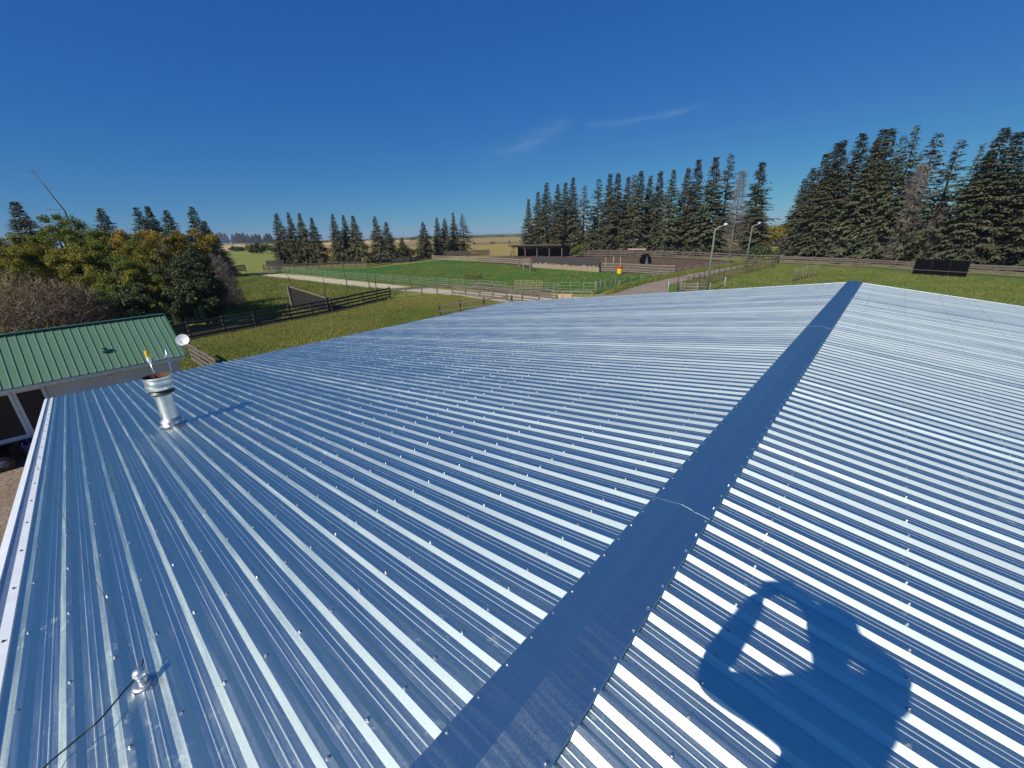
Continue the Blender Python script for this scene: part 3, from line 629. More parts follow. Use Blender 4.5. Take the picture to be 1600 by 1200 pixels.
# small round fitting with its cable in the near left corner
fb = roofp(225, 1066); fb = np.array([fb[0], fb[1], ZR - .012 - fb[1] * TAN])
fit = thing('roof_fitting', fb, 'small shiny metal knob on a round washer plate low on the left roof slope', 'roof fitting')
MB().lathe([(.001, .010), (.028, .011), (.040, .008), (.043, .003), (.044, .001)], fb + [0, 0, .006], 24).build('base_plate', 'galv', fit)
MB().lathe([(.017, .012), (.017, .035), (.013, .045), (.011, .045), (.020, .048), (.024, .055), (.024, .068), (.021, .076), (.013, .083), (.001, .085)], fb + [0, 0, .006], 24).build('knob', 'galv_stack', fit)
cab = []
for (x, y), up_ in zip([(232, 1046), (222, 1066), (200, 1095), (165, 1140), (140, 1158), (112, 1180), (80, 1206), (40, 1245)], [.055, .04, .045, .05, .04, .035, .03, .02]):
    q = roofp(x, y); cab.append((q[0], q[1], q[2] + up_ + .008))
def smooth_path(p, n=6):
    p = [np.array(q, float) for q in p]; out = []
    for i in range(len(p) - 1):
        a, b, c, d = p[max(i - 1, 0)], p[i], p[i + 1], p[min(i + 2, len(p) - 1)]
        for k in range(n):
            t = k / n; out.append(.5 * ((2 * b) + (-a + c) * t + (2 * a - 5 * b + 4 * c - d) * t * t + (-a + 3 * b - 3 * c + d) * t ** 3))
    return out + [p[-1]]
tag(MB().tube(smooth_path(cab), .0032, 8).build('black_cable', 'black_rubber'), 'thin black cable running from the shiny knob towards the bottom edge', 'cable')
w0 = fb + np.array([0, 0, .10]); we = roofp(60, 719) + np.array([-.03, 0, .06]); w1 = onY(41, 682, 20.55)
wp = [roofp(x, y) + np.array([0, 0, h_]) for x, y, h_ in ((206, 1021, .075), (181, 967, .055), (156, 920, .04), (112, 834, .035), (84, 773, .04))]
pts = smooth_path([w0] + wp + [we, (we + w1) / 2 - np.array([0, 0, .1]), w1], 5)
tag(MB().tube(pts, .0012, 6).build('thin_wire', 'pipe_dark'), 'thin bare wire strung from the roof knob down to the white house window', 'wire')

# service mast at the eave
mb0 = onY(267, 584, 13.22); mast = thing('service_mast', (1.09, 13.22, 0), 'galvanised mast at the eave with short arm carrying white insulator with yellow cap', 'mast')
MB().tube([(1.09, 13.22, 0), (1.09, 13.22, 3.72), (1.13, 13.22, 4.38)], .022, 10).build('post', 'galv', mast)
arm = MB().tube([(1.12, 13.22, 4.19), (.98, 13.2, 4.16), (.80, 13.22, 4.17)], .015, 8); arm.box((1.13, 13.22, 4.38), (.07, .05, .05)); arm.box((1.12, 13.2, 4.19), (.06, .07, .07)); arm.build('arm', 'galv', mast)
MB().tube([(1.09, 13.22, 3.98), (1.17, 13.22, 3.98), (1.17, 13.2, 4.06)], .012, 8).build('bracket', 'galv', mast)
MB().tube([(.755, 13.22, 3.55), (.74, 13.22, 4.1)], .020, 10).build('conduit', 'galv', mast)
hd = MB().lathe([(.022, 0), (.045, .03), (.05, .12), (.045, .2), (.03, .24), (.001, .25)], (.74, 13.22, 4.07), 16).build('insulator', 'white_paint', mast)
cap_ = MB(); cap_.box((.725, 13.2, 4.33), (.05, .07, .16), .3); cap_.box((.775, 13.19, 4.25), (.02, .03, .16), .2); cap_.build('yellow_cap', 'yellow', mast)

# ---------------------------------------------------------------- green roofed house
HX1, HX0, HYE, HZE, HYR, HZR = 2.5, -13.0, 20.36, 2.62, 22.44, 4.10
house = thing('house', ((HX0 + HX1) / 2, 22.5, 0), 'low house with ribbed green metal roof and pale siding beyond the left eave', 'house')
HWY, hb = 20.72, 24.16; hs = (HZR - HZE) / (HYR - HYE); hx1 = HX1 - .22
mb = MB()
def lap_wall(x0, x1, y, z0, z1, step=.115):
    z = z0
    while z < z1 - 1e-4:
        zz = min(z + step, z1); V = [(x0, y - .016, z), (x1, y - .016, z), (x1, y, zz), (x0, y, zz), (x0, y, z), (x1, y, z)]; mb.add(V, [(0, 1, 2, 3), (4, 5, 1, 0)]); z = zz
WZ0, WZ1 = .88, 2.36; wins = [(-2.24, -1.66), (-3.05, -2.42), (-6.4, -5.2), (-9.0, -7.8)]
edges = sorted(wins); x = HX0 + .2
for a, b in edges: lap_wall(x, a - .09, HWY, .72, 2.60); lap_wall(a - .09, b + .09, HWY, .72, WZ0 - .09); lap_wall(a - .09, b + .09, HWY, WZ1 + .07, 2.60); x = b + .09
lap_wall(x, hx1, HWY, .72, 2.60)
mb.add([(hx1, HWY, .72), (hx1, hb, .72), (hx1, hb, 2.6), (hx1, HYR, 2.6 + (HYR - HWY) * hs), (hx1, HWY, 2.6)], [(0, 1, 2, 3, 4)])
mb.add([(HX0 + .2, hb, .72), (HX0 + .2, HWY, .72), (HX0 + .2, HWY, 2.6), (HX0 + .2, HYR, 4.0), (HX0 + .2, hb, 2.6)], [(0, 1, 2, 3, 4)])
mb.add([(hx1, hb, .72), (HX0 + .2, hb, .72), (HX0 + .2, hb, 2.6), (hx1, hb, 2.6)], [(0, 1, 2, 3)])
mb.add([(HX0 + .2, HWY, .72), (hx1, HWY, .72), (hx1, hb, .72), (HX0 + .2, hb, .72)], [(0, 3, 2, 1)])
mb.build('wall', 'siding', house)
mb = MB(); mb.box(((HX0 + hx1) / 2, (HWY + hb) / 2 + .12, .36), (hx1 - HX0 - .6, hb - HWY - .3, .71)); mb.build('foundation', 'dark_wood', house)
def ribbed(yE, zE, yR, zR, name):
    mb = MB(); prof = []; x = HX0
    while x < HX1:
        prof += [(x, 0), (x + .012, .022), (x + .036, .022), (x + .048, 0)]; x += .2286
    prof.append((HX1, 0)); n = len(prof); L = math.hypot(yR - yE, zR - zE); ny, nz = -(zR - zE) / L, (yR - yE) / L
    if nz < 0: ny, nz = -ny, -nz
    V = [(px, y + ny * h_, z + nz * h_) for y, z in ((yE, zE), (yR, zR)) for px, h_ in prof]
    fl_ = yE > yR
    mb.add(V, [((i, i + n, i + 1 + n, i + 1) if fl_ else (i, i + 1, i + 1 + n, i + n)) for i in range(n - 1)])
    V2 = [(HX0, yE, zE - .02), (HX1, yE, zE - .02), (HX1, yR, zR - .02), (HX0, yR, zR - .02)]; mb.add(V2, [(3, 2, 1, 0)])
    return mb.build(name, 'green_roof', house)
ribbed(HYE, HZE, HYR, HZR, 'roof'); ribbed(2 * HYR - HYE, HZE, HYR, HZR, 'roof')
mb = MB()
mb.bar((HX0, HYR, HZR + .03), (HX1 + .01, HYR, HZR + .03), .22, .02)
for s_ in (-1, 1): mb.bar((HX1 + .02, HYR, HZR + .012), (HX1 + .02, HYR + s_ * (HYR - HYE), HZE + .012), .05, .09)
mb.build('ridge_trim', 'green_trim', house)
mb = MB(); mb.box(((HX0 + HX1) / 2, HYE + .02, HZE - .075), (HX1 - HX0, .03, .12)); mb.box(((HX0 + HX1) / 2, HYE + .18, HZE - .11), (HX1 - HX0 - .05, .3, .02)); mb.build('fascia', 'white_paint', house)
for a, b in wins:
    wf = MB(); t_ = .085; yy = HWY - .035
    wf.box(((a + b) / 2, yy, WZ1 + t_ / 2), (b - a + 2 * t_, .07, t_)); wf.box(((a + b) / 2, yy, WZ0 - t_ / 2), (b - a + 2 * t_, .09, t_))
    wf.box((a - t_ / 2, yy, (WZ0 + WZ1) / 2), (t_, .068, WZ1 - WZ0)); wf.box((b + t_ / 2, yy, (WZ0 + WZ1) / 2), (t_, .068, WZ1 - WZ0))
    wo = wf.build('window_frame', 'white_paint', house)
    MB().box(((a + b) / 2, HWY + .01, (WZ0 + WZ1) / 2), (b - a, .02, WZ1 - WZ0)).build('pane', 'glass', wo)
MB().box((.16, HWY - .03, 2.26), (.13, .05, .13)).build('wall_vent', 'siding', house)
rv = MB(); q = np.array([.30, 21.12, HZE + (21.12 - HYE) * hs])
rv.box(q + [0, 0, .02], (.2, .2, .05)); rv.tube([q, q + [0, 0, .14]], .055, 12); rv.box(q + [.0, 0, .15], (.15, .15, .03)); rv.build('roof_vent', 'green_trim', house)
# satellite dish on the corner
dp = np.array([2.66, 20.5, 2.45]); dish = thing('satellite_dish', (dp[0], dp[1], dp[2]), 'small white satellite dish on the right corner of the green roofed house', 'satellite dish')
dc = np.array([2.56, 20.2, 3.28]); ax = np.array([-.45, -.85, .45])
MB().tube([dp, dp + [0, 0, .55], dc + [.05, .1, -.05]], .025, 8).build('mast', 'galv', dish)
prof = [(.001, -.045), (.08, -.04), (.16, -.018), (.23, .02), (.235, .022), (.232, .012), (.16, -.028), (.08, -.05), (.001, -.055)]
dr = MB().lathe(prof, dc, 24, True, ax); dr.build('reflector', 'white_paint', dish)
lnb = dc + ax / np.linalg.norm(ax) * .3 - np.array([0, 0, .16]); MB().tube([dc - np.array([0, 0, .2]), lnb], .012, 6).tube([lnb, lnb + (dc - lnb) * .25], .03, 8).build('feed_arm', 'galv', dish)
# bin and cart under the window
bn = thing('storage_bin', (-2.3, 20.35, 0), 'dark blue plastic bin standing under the house window', 'bin')
mb = MB(); 
def tub(mb, c, w0, d0, w1, d1, h_, t=.02):
    V = []
    for w_, d_, z in ((w0, d0, 0), (w1, d1, h_), (w1 - 2 * t, d1 - 2 * t, h_), (w0 - 2 * t, d0 - 2 * t, t)):
        V += [(c[0] + a * w_ / 2, c[1] + b * d_ / 2, c[2] + z) for a, b in ((-1, -1), (1, -1), (1, 1), (-1, 1))]
    Fs = []
    for k in range(3): Fs += [(4 * k + i, 4 * k + (i + 1) % 4, 4 * k + 4 + (i + 1) % 4, 4 * k + 4 + i) for i in range(4)]
    Fs += [(3, 2, 1, 0), (12, 13, 14, 15)]; mb.add(V, Fs)
tub(mb, (-2.3, 20.35, 0), .46, .46, .6, .55, .66); mb.build('tub', 'blue_plastic', bn)
mb = MB()
for a in (-1, 1): mb.box((-2.3 + a * .295, 20.35, .65), (.03, .57, .04)); mb.box((-2.3, 20.35 + a * .27, .65), (.56, .03, .04))
mb.build('rim', 'blue_plastic', bn)
ct = thing('garden_cart', (-3.4, 20.2, 0), 'dark garden cart with a pale wheel hub under the leftmost visible house window', 'cart')
mb = MB(); tub(mb, (-3.4, 20.3, .38), .9, .6, 1.1, .75, .3); mb.build('tray', 'black_board', ct)
for a in (-3.12, -3.75):
    wv = MB().lathe([(.15, -.045), (.25, -.05), (.265, -.03), (.265, .03), (.25, .05), (.15, .045)], (a, 19.98, .27), 20, True, (0, 1, 0)).build('wheel', 'black_rubber', ct)
    MB().lathe([(.001, -.05), (.10, -.055), (.155, -.03), (.155, .03), (.001, .03)], (a, 19.98, .27), 20, True, (0, 1, 0)).build('hub', 'grey_panel', wv)
mb = MB().tube([(-3.95, 20.3, .55), (-4.3, 20.3, .8), (-4.6, 20.3, .85)], .02, 8).build('handle', 'galv', ct)

# ---------------------------------------------------------------- fences
def fence(name, base, h, rails, label, mt='old_wood', post_mt=None, gap=2.4, post=(.12, .12), rail=(.04, .14), post_h=None, group=None, seed=1, round_posts=False, cat='fence', sag=.02, rail_name='rail'):
    """base: ground points (x,y); rails: list of heights; every post and every run of rails is a part"""
    rg = random.Random(seed); base = [np.array(p[:2], float) for p in base]
    t = thing(name, (base[0][0], base[0][1], 0), label, cat, group); ph = post_h or h; posts = []
    for i in range(len(base) - 1):
        a, b = base[i], base[i + 1]; n = max(1, round(np.linalg.norm(b - a) / gap)); posts += [a + (b - a) * k / n for k in range(n)]
    posts.append(base[-1]); tops = [(rg.uniform(-.05, .05), rg.uniform(-.05, .05), rg.uniform(-.06, .08)) for _ in posts]
    rm = MB()
    for i in range(len(posts) - 1):
        a, b = posts[i], posts[i + 1]; d = (b - a) / np.linalg.norm(b - a); nr = np.array([d[1], -d[0]]) * (post[0] / 2 + rail[0] / 2)
        for z in rails:
            za, zb = z + rg.uniform(-sag, sag), z + rg.uniform(-sag, sag); ex = d * .06
            off = nr * (1.02 + .05 * (i % 2))
            A = np.array([*(a - ex + off), za]); B = np.array([*(b + ex + off), zb])
            if rail[0] == rail[1]: rm.tube([A, B], rail[0] / 2, 6)
            else: rm.bar(A, B, rail[0], rail[1] * rg.uniform(.85, 1.1))
    if rails: rm.build(rail_name, mt, t)
    for p, o in zip(posts, tops):
        pm = MB()
        if round_posts: pm.tube([(p[0], p[1], 0), (p[0] + o[0], p[1] + o[1], ph + o[2])], [post[0] / 2, post[0] / 2 * .9], 7)
        else: pm.bar((p[0], p[1], 0), (p[0] + o[0] * .6, p[1] + o[1] * .6, ph + o[2]), post[0], post[1], up=(d[0], d[1], 0))
        pm.build('post', post_mt or mt, t)
    return t
P2 = lambda *q: [G(x, y)[:2] for x, y in q]
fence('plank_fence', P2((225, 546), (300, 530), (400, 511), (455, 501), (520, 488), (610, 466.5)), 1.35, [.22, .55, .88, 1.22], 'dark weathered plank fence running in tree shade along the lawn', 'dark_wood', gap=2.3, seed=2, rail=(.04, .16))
ff = fence('plank_fence', P2((610, 466.5), (660, 462.5), (707, 459)), 1.15, [.95, 1.1], 'weathered wire backed plank fence between dark fence and its grey corner post', 'old_wood', gap=2.2, seed=3)
# woven wire on that stretch
mb = MB(); a, b = [np.array([*q, 0]) for q in P2((610, 466.3), (707, 458.8))]
for k in range(9): mb.bar(a + [0, 0, .08 + k * .1], b + [0, 0, .08 + k * .1], .006, .006)
for k in range(90): q = a + (b - a) * k / 90; mb.bar(q + [0, 0, .06], q + [0, 0, .9], .005, .005)
mb.build('wire_mesh', 'wire', ff)
fence('plank_fence', P2((707, 459), (750, 464.5), (792, 470), (870, 479)), 1.12, [.2, .5, .8, 1.05], 'grey plank fence from the corner post down behind the far roof edge', 'old_wood', gap=2.2, seed=4, rail=(.04, .15))
fence('plank_fence', P2((740, 453), (800, 459.5), (867, 466.5)), 1.0, [.55, .9], 'pale grey plank rails on the far side of the lane, beyond the grey plank fence', 'old_wood', gap=3, seed=24, rail=(.05, .16))
fence('rail_fence', P2((688, 493.5), (720, 489), (757, 484), (800, 478)), 1.1, [.45, .98], 'short post and rail fence on the lawn just above the left roof eave', 'pale_wood', 'dark_wood', gap=2.6, post=(.13, .13), seed=5)
fence('plank_fence', [(4.3, 30.6), (4.35, 24), (4.5, 16)], 1.25, [.25, .55, .85, 1.15], 'board fence with pale top edge between the green roofed house and the barn', 'old_wood', gap=2.2, seed=6, rail=(.04, .17))
# pipe fences
fence('pipe_fence', P2((418, 424.5), (470, 428.5), (530, 436), (560, 438.5), (600, 442), (640, 445.5), (700, 450.5), (750, 454), (790, 457)), 1.3, [.25, .5, .75, 1.0, 1.25], 'long pale green pipe rail fence between the pale lane and the green paddock', 'pipe_green', gap=2.6, post=(.07, .07), rail=(.045, .045), round_posts=True, seed=7, sag=.03)
fence('pipe_gate', P2((805, 455), (847, 456.5)), 1.35, [.15, .35, .55, .75, .95, 1.15, 1.32], 'tan pipe panel gate with close rails in the green pipe fence', 'pipe_tan', gap=.8, post=(.06, .06), rail=(.05, .05), round_posts=True, seed=8, cat='gate')
fence('pipe_fence', P2((849, 456.8), (873, 457.5)), 1.2, [.2, .4, .6, .8, 1.0, 1.15], 'short green pipe panel right of the tan gate', 'pipe_green', 'pipe_dark', gap=1.2, post=(.07, .07), rail=(.04, .04), round_posts=True, seed=9)
fence('pipe_gate', P2((873, 457.7), (931, 459.5)), 1.3, [.15, .5, .85, 1.25], 'wide light green pipe gate ending at a pale post', 'pipe_green', gap=1.4, post=(.07, .07), rail=(.045, .045), round_posts=True, seed=10, cat='gate')
fence('pipe_fence', P2((930, 459), (945, 454), (962, 449)), 1.3, [.3, .55, .8, 1.05, 1.28], 'pale pipe panels slanting away from the pale gate post', 'pipe_white', gap=1.4, post=(.07, .07), rail=(.05, .05), round_posts=True, seed=11)
fence('pipe_fence', P2((962, 447), (980, 438)), 1.2, [.5, 1.2], 'dark pipe rail beyond the slanting pale panels', 'pipe_dark', gap=3, post=(.06, .06), rail=(.05, .05), round_posts=True, seed=12)
fence('pipe_fence', P2((967, 451), (1000, 441.5), (1049, 431.5), (1070, 427), (1100, 421.5), (1145, 414)), .95, [.3, .6, .92], 'low pale topped pipe fence following the near side of the brown corral', 'pipe_white', gap=2.8, post=(.06, .06), rail=(.045, .045), round_posts=True, seed=13)
# corral and paddock boards
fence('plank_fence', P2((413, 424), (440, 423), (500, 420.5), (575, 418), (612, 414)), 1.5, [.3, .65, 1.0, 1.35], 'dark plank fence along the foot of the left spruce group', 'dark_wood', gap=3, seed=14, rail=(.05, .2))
fence('plank_fence', P2((612, 413.5), (640, 411.5), (675, 407.5)), 1.3, [.4, .8, 1.2], 'grey plank fence at the back left of the paddock', 'old_wood', gap=3, seed=15, rail=(.05, .18))
fence('plank_fence', P2((676, 407), (720, 409), (760, 411), (800, 414), (831, 417.5)), 1.35, [.45, .85, 1.25], 'pale plank fence between paddock and brown corral, left of the board wall', 'pale_wood', 'old_wood', gap=3, seed=16, rail=(.05, .2))
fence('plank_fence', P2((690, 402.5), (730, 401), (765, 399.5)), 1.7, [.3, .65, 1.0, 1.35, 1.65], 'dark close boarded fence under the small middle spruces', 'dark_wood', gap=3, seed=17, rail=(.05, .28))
fence('plank_fence', P2((765, 402), (800, 401.5)), 1.4, [.7, 1.3], 'thin post and rail fence left of the open shed', 'pale_wood', gap=3, seed=18, rail=(.04, .1))
fence('plank_fence', P2((936, 424.5), (980, 425.5), (1012, 428), (1030, 429.5), (1053, 430.5)), 1.45, [.2, .55, .95, 1.35], 'grey plank fence right of the board wall with taller posts', 'old_wood', gap=2.6, seed=19, rail=(.05, .22))
fence('plank_fence', P2((897, 401.5), (940, 401), (1000, 402.5), (1050, 404), (1100, 407), (1140, 409.5), (1178, 413)), 1.7, [.35, .75, 1.15, 1.55], 'long plank fence across the back of the brown corral below the spruces', 'old_wood', gap=3.2, seed=20, rail=(.05, .2))
fence('plank_fence', P2((1178, 412), (1200, 411.5), (1222, 411)), 1.5, [.5, .95, 1.4], 'short plank fence by the far lamp pole where the dirt lane ends', 'old_wood', gap=2.2, seed=21, rail=(.05, .16))
fence('plank_fence', P2((1216, 411), (1240, 412), (1330, 416.5), (1424, 423), (1512, 428.5), (1600, 434), (1760, 445)), 1.2, [.2, .55, .88, 1.15], 'long grey plank fence below the right spruce row', 'old_wood', gap=2.6, seed=22, rail=(.05, .2))
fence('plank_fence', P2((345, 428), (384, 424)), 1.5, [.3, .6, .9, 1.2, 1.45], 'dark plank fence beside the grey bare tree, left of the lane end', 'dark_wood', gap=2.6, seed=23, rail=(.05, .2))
fence('wire_fence', P2((385, 424.5), (413, 424.3)), 1.2, [1.15], 'thin wire fence across the far end of the lane', 'pipe_dark', gap=4, post=(.08, .08), rail=(.03, .03), seed=25)
lw = P2((1073, 450), (1099, 441), (1122, 434), (1150, 427.5), (1175, 422), (1205, 414.5))
fence('wire_fence', lw, 1.35, [.7, 1.15], 'row of dark posts with wire along the right side of the dirt lane', 'wire', 'dark_wood', gap=2.1, post=(.13, .13), rail=(.02, .02), post_h=1.35, seed=26, round_posts=True)
fence('rail_fence', P2((1205, 416), (1214, 412)), 1.5, [.6, 1.2], 'stub of heavy brown rails closing the far end of the post row', 'dark_wood', gap=2.4, post=(.2, .2), seed=27)
fence('picket_row', P2((1238, 440), (1252, 436.5), (1274, 432)), 1.6, [], 'row of bare upright stakes in the grass behind the ridge end', 'old_wood', gap=.85, post=(.1, .1), seed=28, round_posts=True, cat='stakes')
fence('wire_fence', P2((1222, 405), (1245, 404)), 1.2, [.6, 1.1], 'thin far fence in the gap between the two spruce rows', 'old_wood', gap=3, post=(.1, .1), rail=(.05, .05), seed=29)
# loading gate by the near lamp
lg = thing('loading_chute', (*G(1080, 458)[:2], 0), 'tangle of pale pipe gates leaning by the near lamp pole', 'gate')
mb = MB(); A, B, C_, D_ = [np.array([*q, 0]) for q in P2((1058, 455), (1068, 460), (1108, 460), (1092, 455))]
for a, b in ((A, B), (B, C_)):
    for z in (.2, .5, .8, 1.1): mb.tube([a + [0, 0, z], b + [0, 0, z]], .03, 6)
    for q in (a, (a + b) / 2, b): mb.tube([q, q + [0, 0, 1.25]], .035, 6)
mb.build('panel', 'pipe_white', lg)
mb = MB()
for q in (A, D_): mb.tube([q, q + [0, 0, 1.8]], .06, 6)
mb.tube([A + [0, 0, 1.6], D_ + [0, 0, 1.5]], .03, 6); mb.build('post', 'dark_wood', lg)
for px, py, hh, lb in ((1043, 462, 1.5, 'short white post at the near edge of the dirt lane'), (1131, 452, 1.35, 'single white post in the grass right of the near lamp pole')):
    b = G(px, py); t = thing('marker_post', (b[0], b[1], 0), lb, 'post'); MB().tube([b, b + [0, 0, hh]], .07, 8).build('shaft', 'pipe_white', t)
    MB().lathe([(.075, 0), (.06, .04), (.001, .06)], b + [0, 0, hh], 8).build('cap', 'pipe_white', t)

# ---------------------------------------------------------------- yard things
def slab(mb, pts, th):                                          # a polygon given some thickness along th
    pts = [np.array(p, float) for p in pts]; n = len(pts); V = pts + [p + np.array(th) for p in pts]
    mb.add(V, [tuple(range(n)), tuple(reversed(range(n, 2 * n)))] + [(i, n + i, n + (i + 1) % n, (i + 1) % n) for i in range(n)])
# open cattle shed
p0, p1, p2 = [G(*q) for q in ((803, 401.5), (878, 401.5), (897, 400.5))]
ux = (p1 - p0) / np.linalg.norm(p1 - p0); uy = np.array([-ux[1], ux[0], 0]); uy = uy if uy @ (p2 - p1) > 0 else -uy; Lx = np.linalg.norm(p1 - p0); Ly = 5.2
shed = thing('cattle_shed', p0, 'low open fronted dark wooden cattle shed with sloping roof', 'shed'); up = np.array([0, 0, 1.0])
hf, hbk = 3.0, 2.1
mb = MB(); o0 = p0 - ux * 1.2 - uy * .9; slab(mb, [o0 + up * (hf + .28), o0 + ux * (Lx + 1.5) + up * (hf + .28), o0 + ux * (Lx + 1.5) + uy * (Ly + 1.4) + up * (hbk + .1), o0 + uy * (Ly + 1.4) + up * (hbk + .1)], (0, 0, .12)); mb.build('roof', 'dark_wood', shed)
mb = MB(); mb.bar(o0 + up * (hf + .12) + ux * .05, o0 + ux * (Lx + 1.4) + up * (hf + .12), .08, .3); mb.build('fascia', 'shed_wood', shed)
mb = MB(); mb.bar(p0 - ux * .8 + up * (hf - .25), p1 + ux * .1 + up * (hf - .25), .15, .26); mb.build('beam', 'pale_wood', shed)
mb = MB(); slab(mb, [p0 + uy * Ly, p1 + uy * Ly, p1 + uy * Ly + up * hbk, p0 + uy * Ly + up * hbk], uy * .06); mb.build('back_wall', 'shed_wood', shed)
mb = MB(); slab(mb, [p1 + uy * .2, p1 + uy * Ly, p1 + uy * Ly + up * hbk, p1 + uy * .2 + up * hf], ux * .06); mb.build('side_wall', 'shed_wood', shed)
mb = MB(); slab(mb, [p0 + uy * 2.5, p0 + uy * Ly, p0 + uy * Ly + up * hbk, p0 + uy * 2.5 + up * hf * .9], -ux * .06); mb.build('side_wall', 'shed_wood', shed)
for k in range(5): q = p0 + ux * Lx * k / 4; MB().bar(q, q + up * (hf - .1) - uy * .05, .2, .2, (1, 0, 0)).build('post', 'old_wood', shed)
q = p1 + uy * 1.9 + ux * .2; MB().bar(q, q + up * 2.6, .2, .2, (1, 0, 0)).build('post', 'old_wood', shed)
q = p1 + uy * Ly * .95 + ux * .5; MB().bar(q, q + up * 1.9 + ux * .4, .2, .2, (1, 0, 0)).build('brace', 'pale_wood', shed)
q = p0 - ux * 1.4; MB().bar(q, q + up * 1.7 + ux * .8, .22, .5, (1, 0, 0)).build('brace', 'pale_wood', shed)
# board wind wall
a, b = G(832, 418), G(936, 425.3); bw = thing('board_wall', a, 'tall grey wind wall of vertical boards, paler towards the ground', 'fence')
mat('board_grey', (0.050, 0.043, 0.045), 0.9, 0, (3, 0.5), tint2=(0.035, 0.03, 0.03), obj_rand=0.25); mat('board_tan', (0.27, 0.20, 0.14), 0.9, 0, (3, 0.4), tint2=(0.26, 0.2, 0.15), obj_rand=0.2)
L = np.linalg.norm(b - a); t_ = (b - a) / L; nb = int(L / .29); rg = random.Random(3); mb = MB(); mb2 = MB()
for k in range(nb):
    q = a + t_ * (k + .5) * L / nb; top = 2.25 + rg.uniform(-.07, .07); s1 = .85 + rg.uniform(-.12, .2); lean_ = t_ * rg.uniform(-.02, .02); w_ = L / nb * rg.uniform(.86, .95)
    mb2.bar(q, q + lean_ * .4 + up * s1, .035, w_, up=tuple(t_)); mb.bar(q + lean_ * .4 + up * s1, q + lean_ + up * top, .035, w_, up=tuple(t_))
mb.build('boards', 'board_grey', bw); mb2.build('board_feet', 'board_tan', bw)
nrm = np.array([-t_[1], t_[0], 0]); nrm = nrm if nrm @ (a - CAM) > 0 else -nrm
for z in (.5, 1.7): MB().bar(a + nrm * .06 + up * z, b + nrm * .06 + up * z, .06, .14).build('back_rail', 'old_wood', bw)
# barrel
q = G(968, 428); br = thing('barrel', q, 'yellow barrel with red top standing against the grey plank fence', 'barrel')
MB().lathe([(.001, 0), (.36, 0), (.40, .06), (.41, .35), (.395, .40), (.41, .45), (.41, .8), (.395, .84), (.39, .86)], q, 20).build('body', 'yellow', br)
MB().lathe([(.40, .84), (.44, .87), (.44, 1.12), (.40, 1.18), (.001, 1.2)], q, 20).build('lid', 'red', br)
# black A-shaped shelter in the corral
q = G(1010, 412.5); sh = thing('calf_shelter', q, 'small black sided calf shelter shaped like a tent in the brown corral', 'shelter')
vx = np.array([rt[0], rt[1], 0]); vx /= np.linalg.norm(vx); vy = np.array([fw[0], fw[1], 0]); vy /= np.linalg.norm(vy)
for s_ in (-1, 1):
    mb = MB(); e = q + vx * s_ * .75; slab(mb, [e, e + vx * s_ * .28 + up * .5, q + vx * s_ * .78 + up * 1.2, q + vx * s_ * .35 + up * 1.85, q + vx * s_ * .10 + up * 1.75, q + vx * s_ * .32 + up * .9, q + vx * s_ * .42], vy * 1.6); mb.build('side_panel', 'black_board', sh)
mb = MB(); slab(mb, [q - vx * .42 + vy * .2, q + vx * .42 + vy * .2, q + vx * .1 + vy * .2 + up * 1.6, q - vx * .1 + vy * .2 + up * 1.6], vy * .05); mb.build('end_panel', 'grey_panel', sh)
# pale posts frame in the corral and board frame at the paddock gate
for i, (px, lb) in enumerate(((946.5, 'leftmost of three pale bare posts in the corral behind the plank fence'), (958.5, 'middle of three pale bare posts in the corral, a little thicker'), (969.5, 'rightmost of three pale bare posts in the corral, above the yellow barrel'))):
    b = G(px, 417); t = thing('wooden_post', (b[0], b[1], 0), lb, 'post', 'three bare posts in the corral'); MB().bar(b, b + up * (1.75 + .12 * (i == 1)), .2 + .08 * (i == 1), .2, (1, 0, 0)).build('shaft', 'pale_wood', t)
gt = thing('gate_frame', G(822, 420), 'pale wooden gate frame standing left of the board wall', 'gate'); A, B, C_ = G(818.5, 421.5), G(828.5, 425), G(811, 417.5)
mb = MB()
for q_, hh in ((A, 1.9), (B, 2.35), (C_, 1.7)): mb = MB(); mb.bar(q_, q_ + up * hh, .16, .16, (1, 0, 0)); mb.build('post', 'pale_wood', gt)
mb = MB(); mb.bar(A + up * 1.85, B + up * 2.3, .06, .2); mb.bar(A + up * 1.2, B + up * 1.5, .06, .16); mb.bar(C_ + up * 1.6, A + up * 1.75, .06, .15); mb.build('rail', 'pale_wood', gt)
tag(MB().bar(G(980, 402) + up * 1.95, G(1008, 402.8) + up * 1.95, .12, .28).build('spare_plank', 'pale_wood'), 'pale orange plank lying on top of the back corral fence', 'plank')
bpy.data.objects['spare_plank'].data.materials[0] = mat('new_plank', (0.50, 0.33, 0.22), 0.8, 0, (3, 0.3))
fr = thing('timber_frame', G(890, 469), 'low rusty orange framed rails just above the far roof edge', 'rails'); A, B = G(863, 470), G(925, 470)
mb = MB(); mb.bar(A + up * .98, B + up * .98, .06, .10); mb.build('top_rail', 'pale_wood', fr)
mb = MB(); mb.bar(A + up * .55, A + (B - A) * .5 + up * .55, .05, .35); mb.build('side_board', 'new_plank', fr)
for k in range(5): q = A + (B - A) * k / 4; MB().bar(q, q + up * .95, .09, .09, (1, 0, 0)).build('post', 'pale_wood', fr)
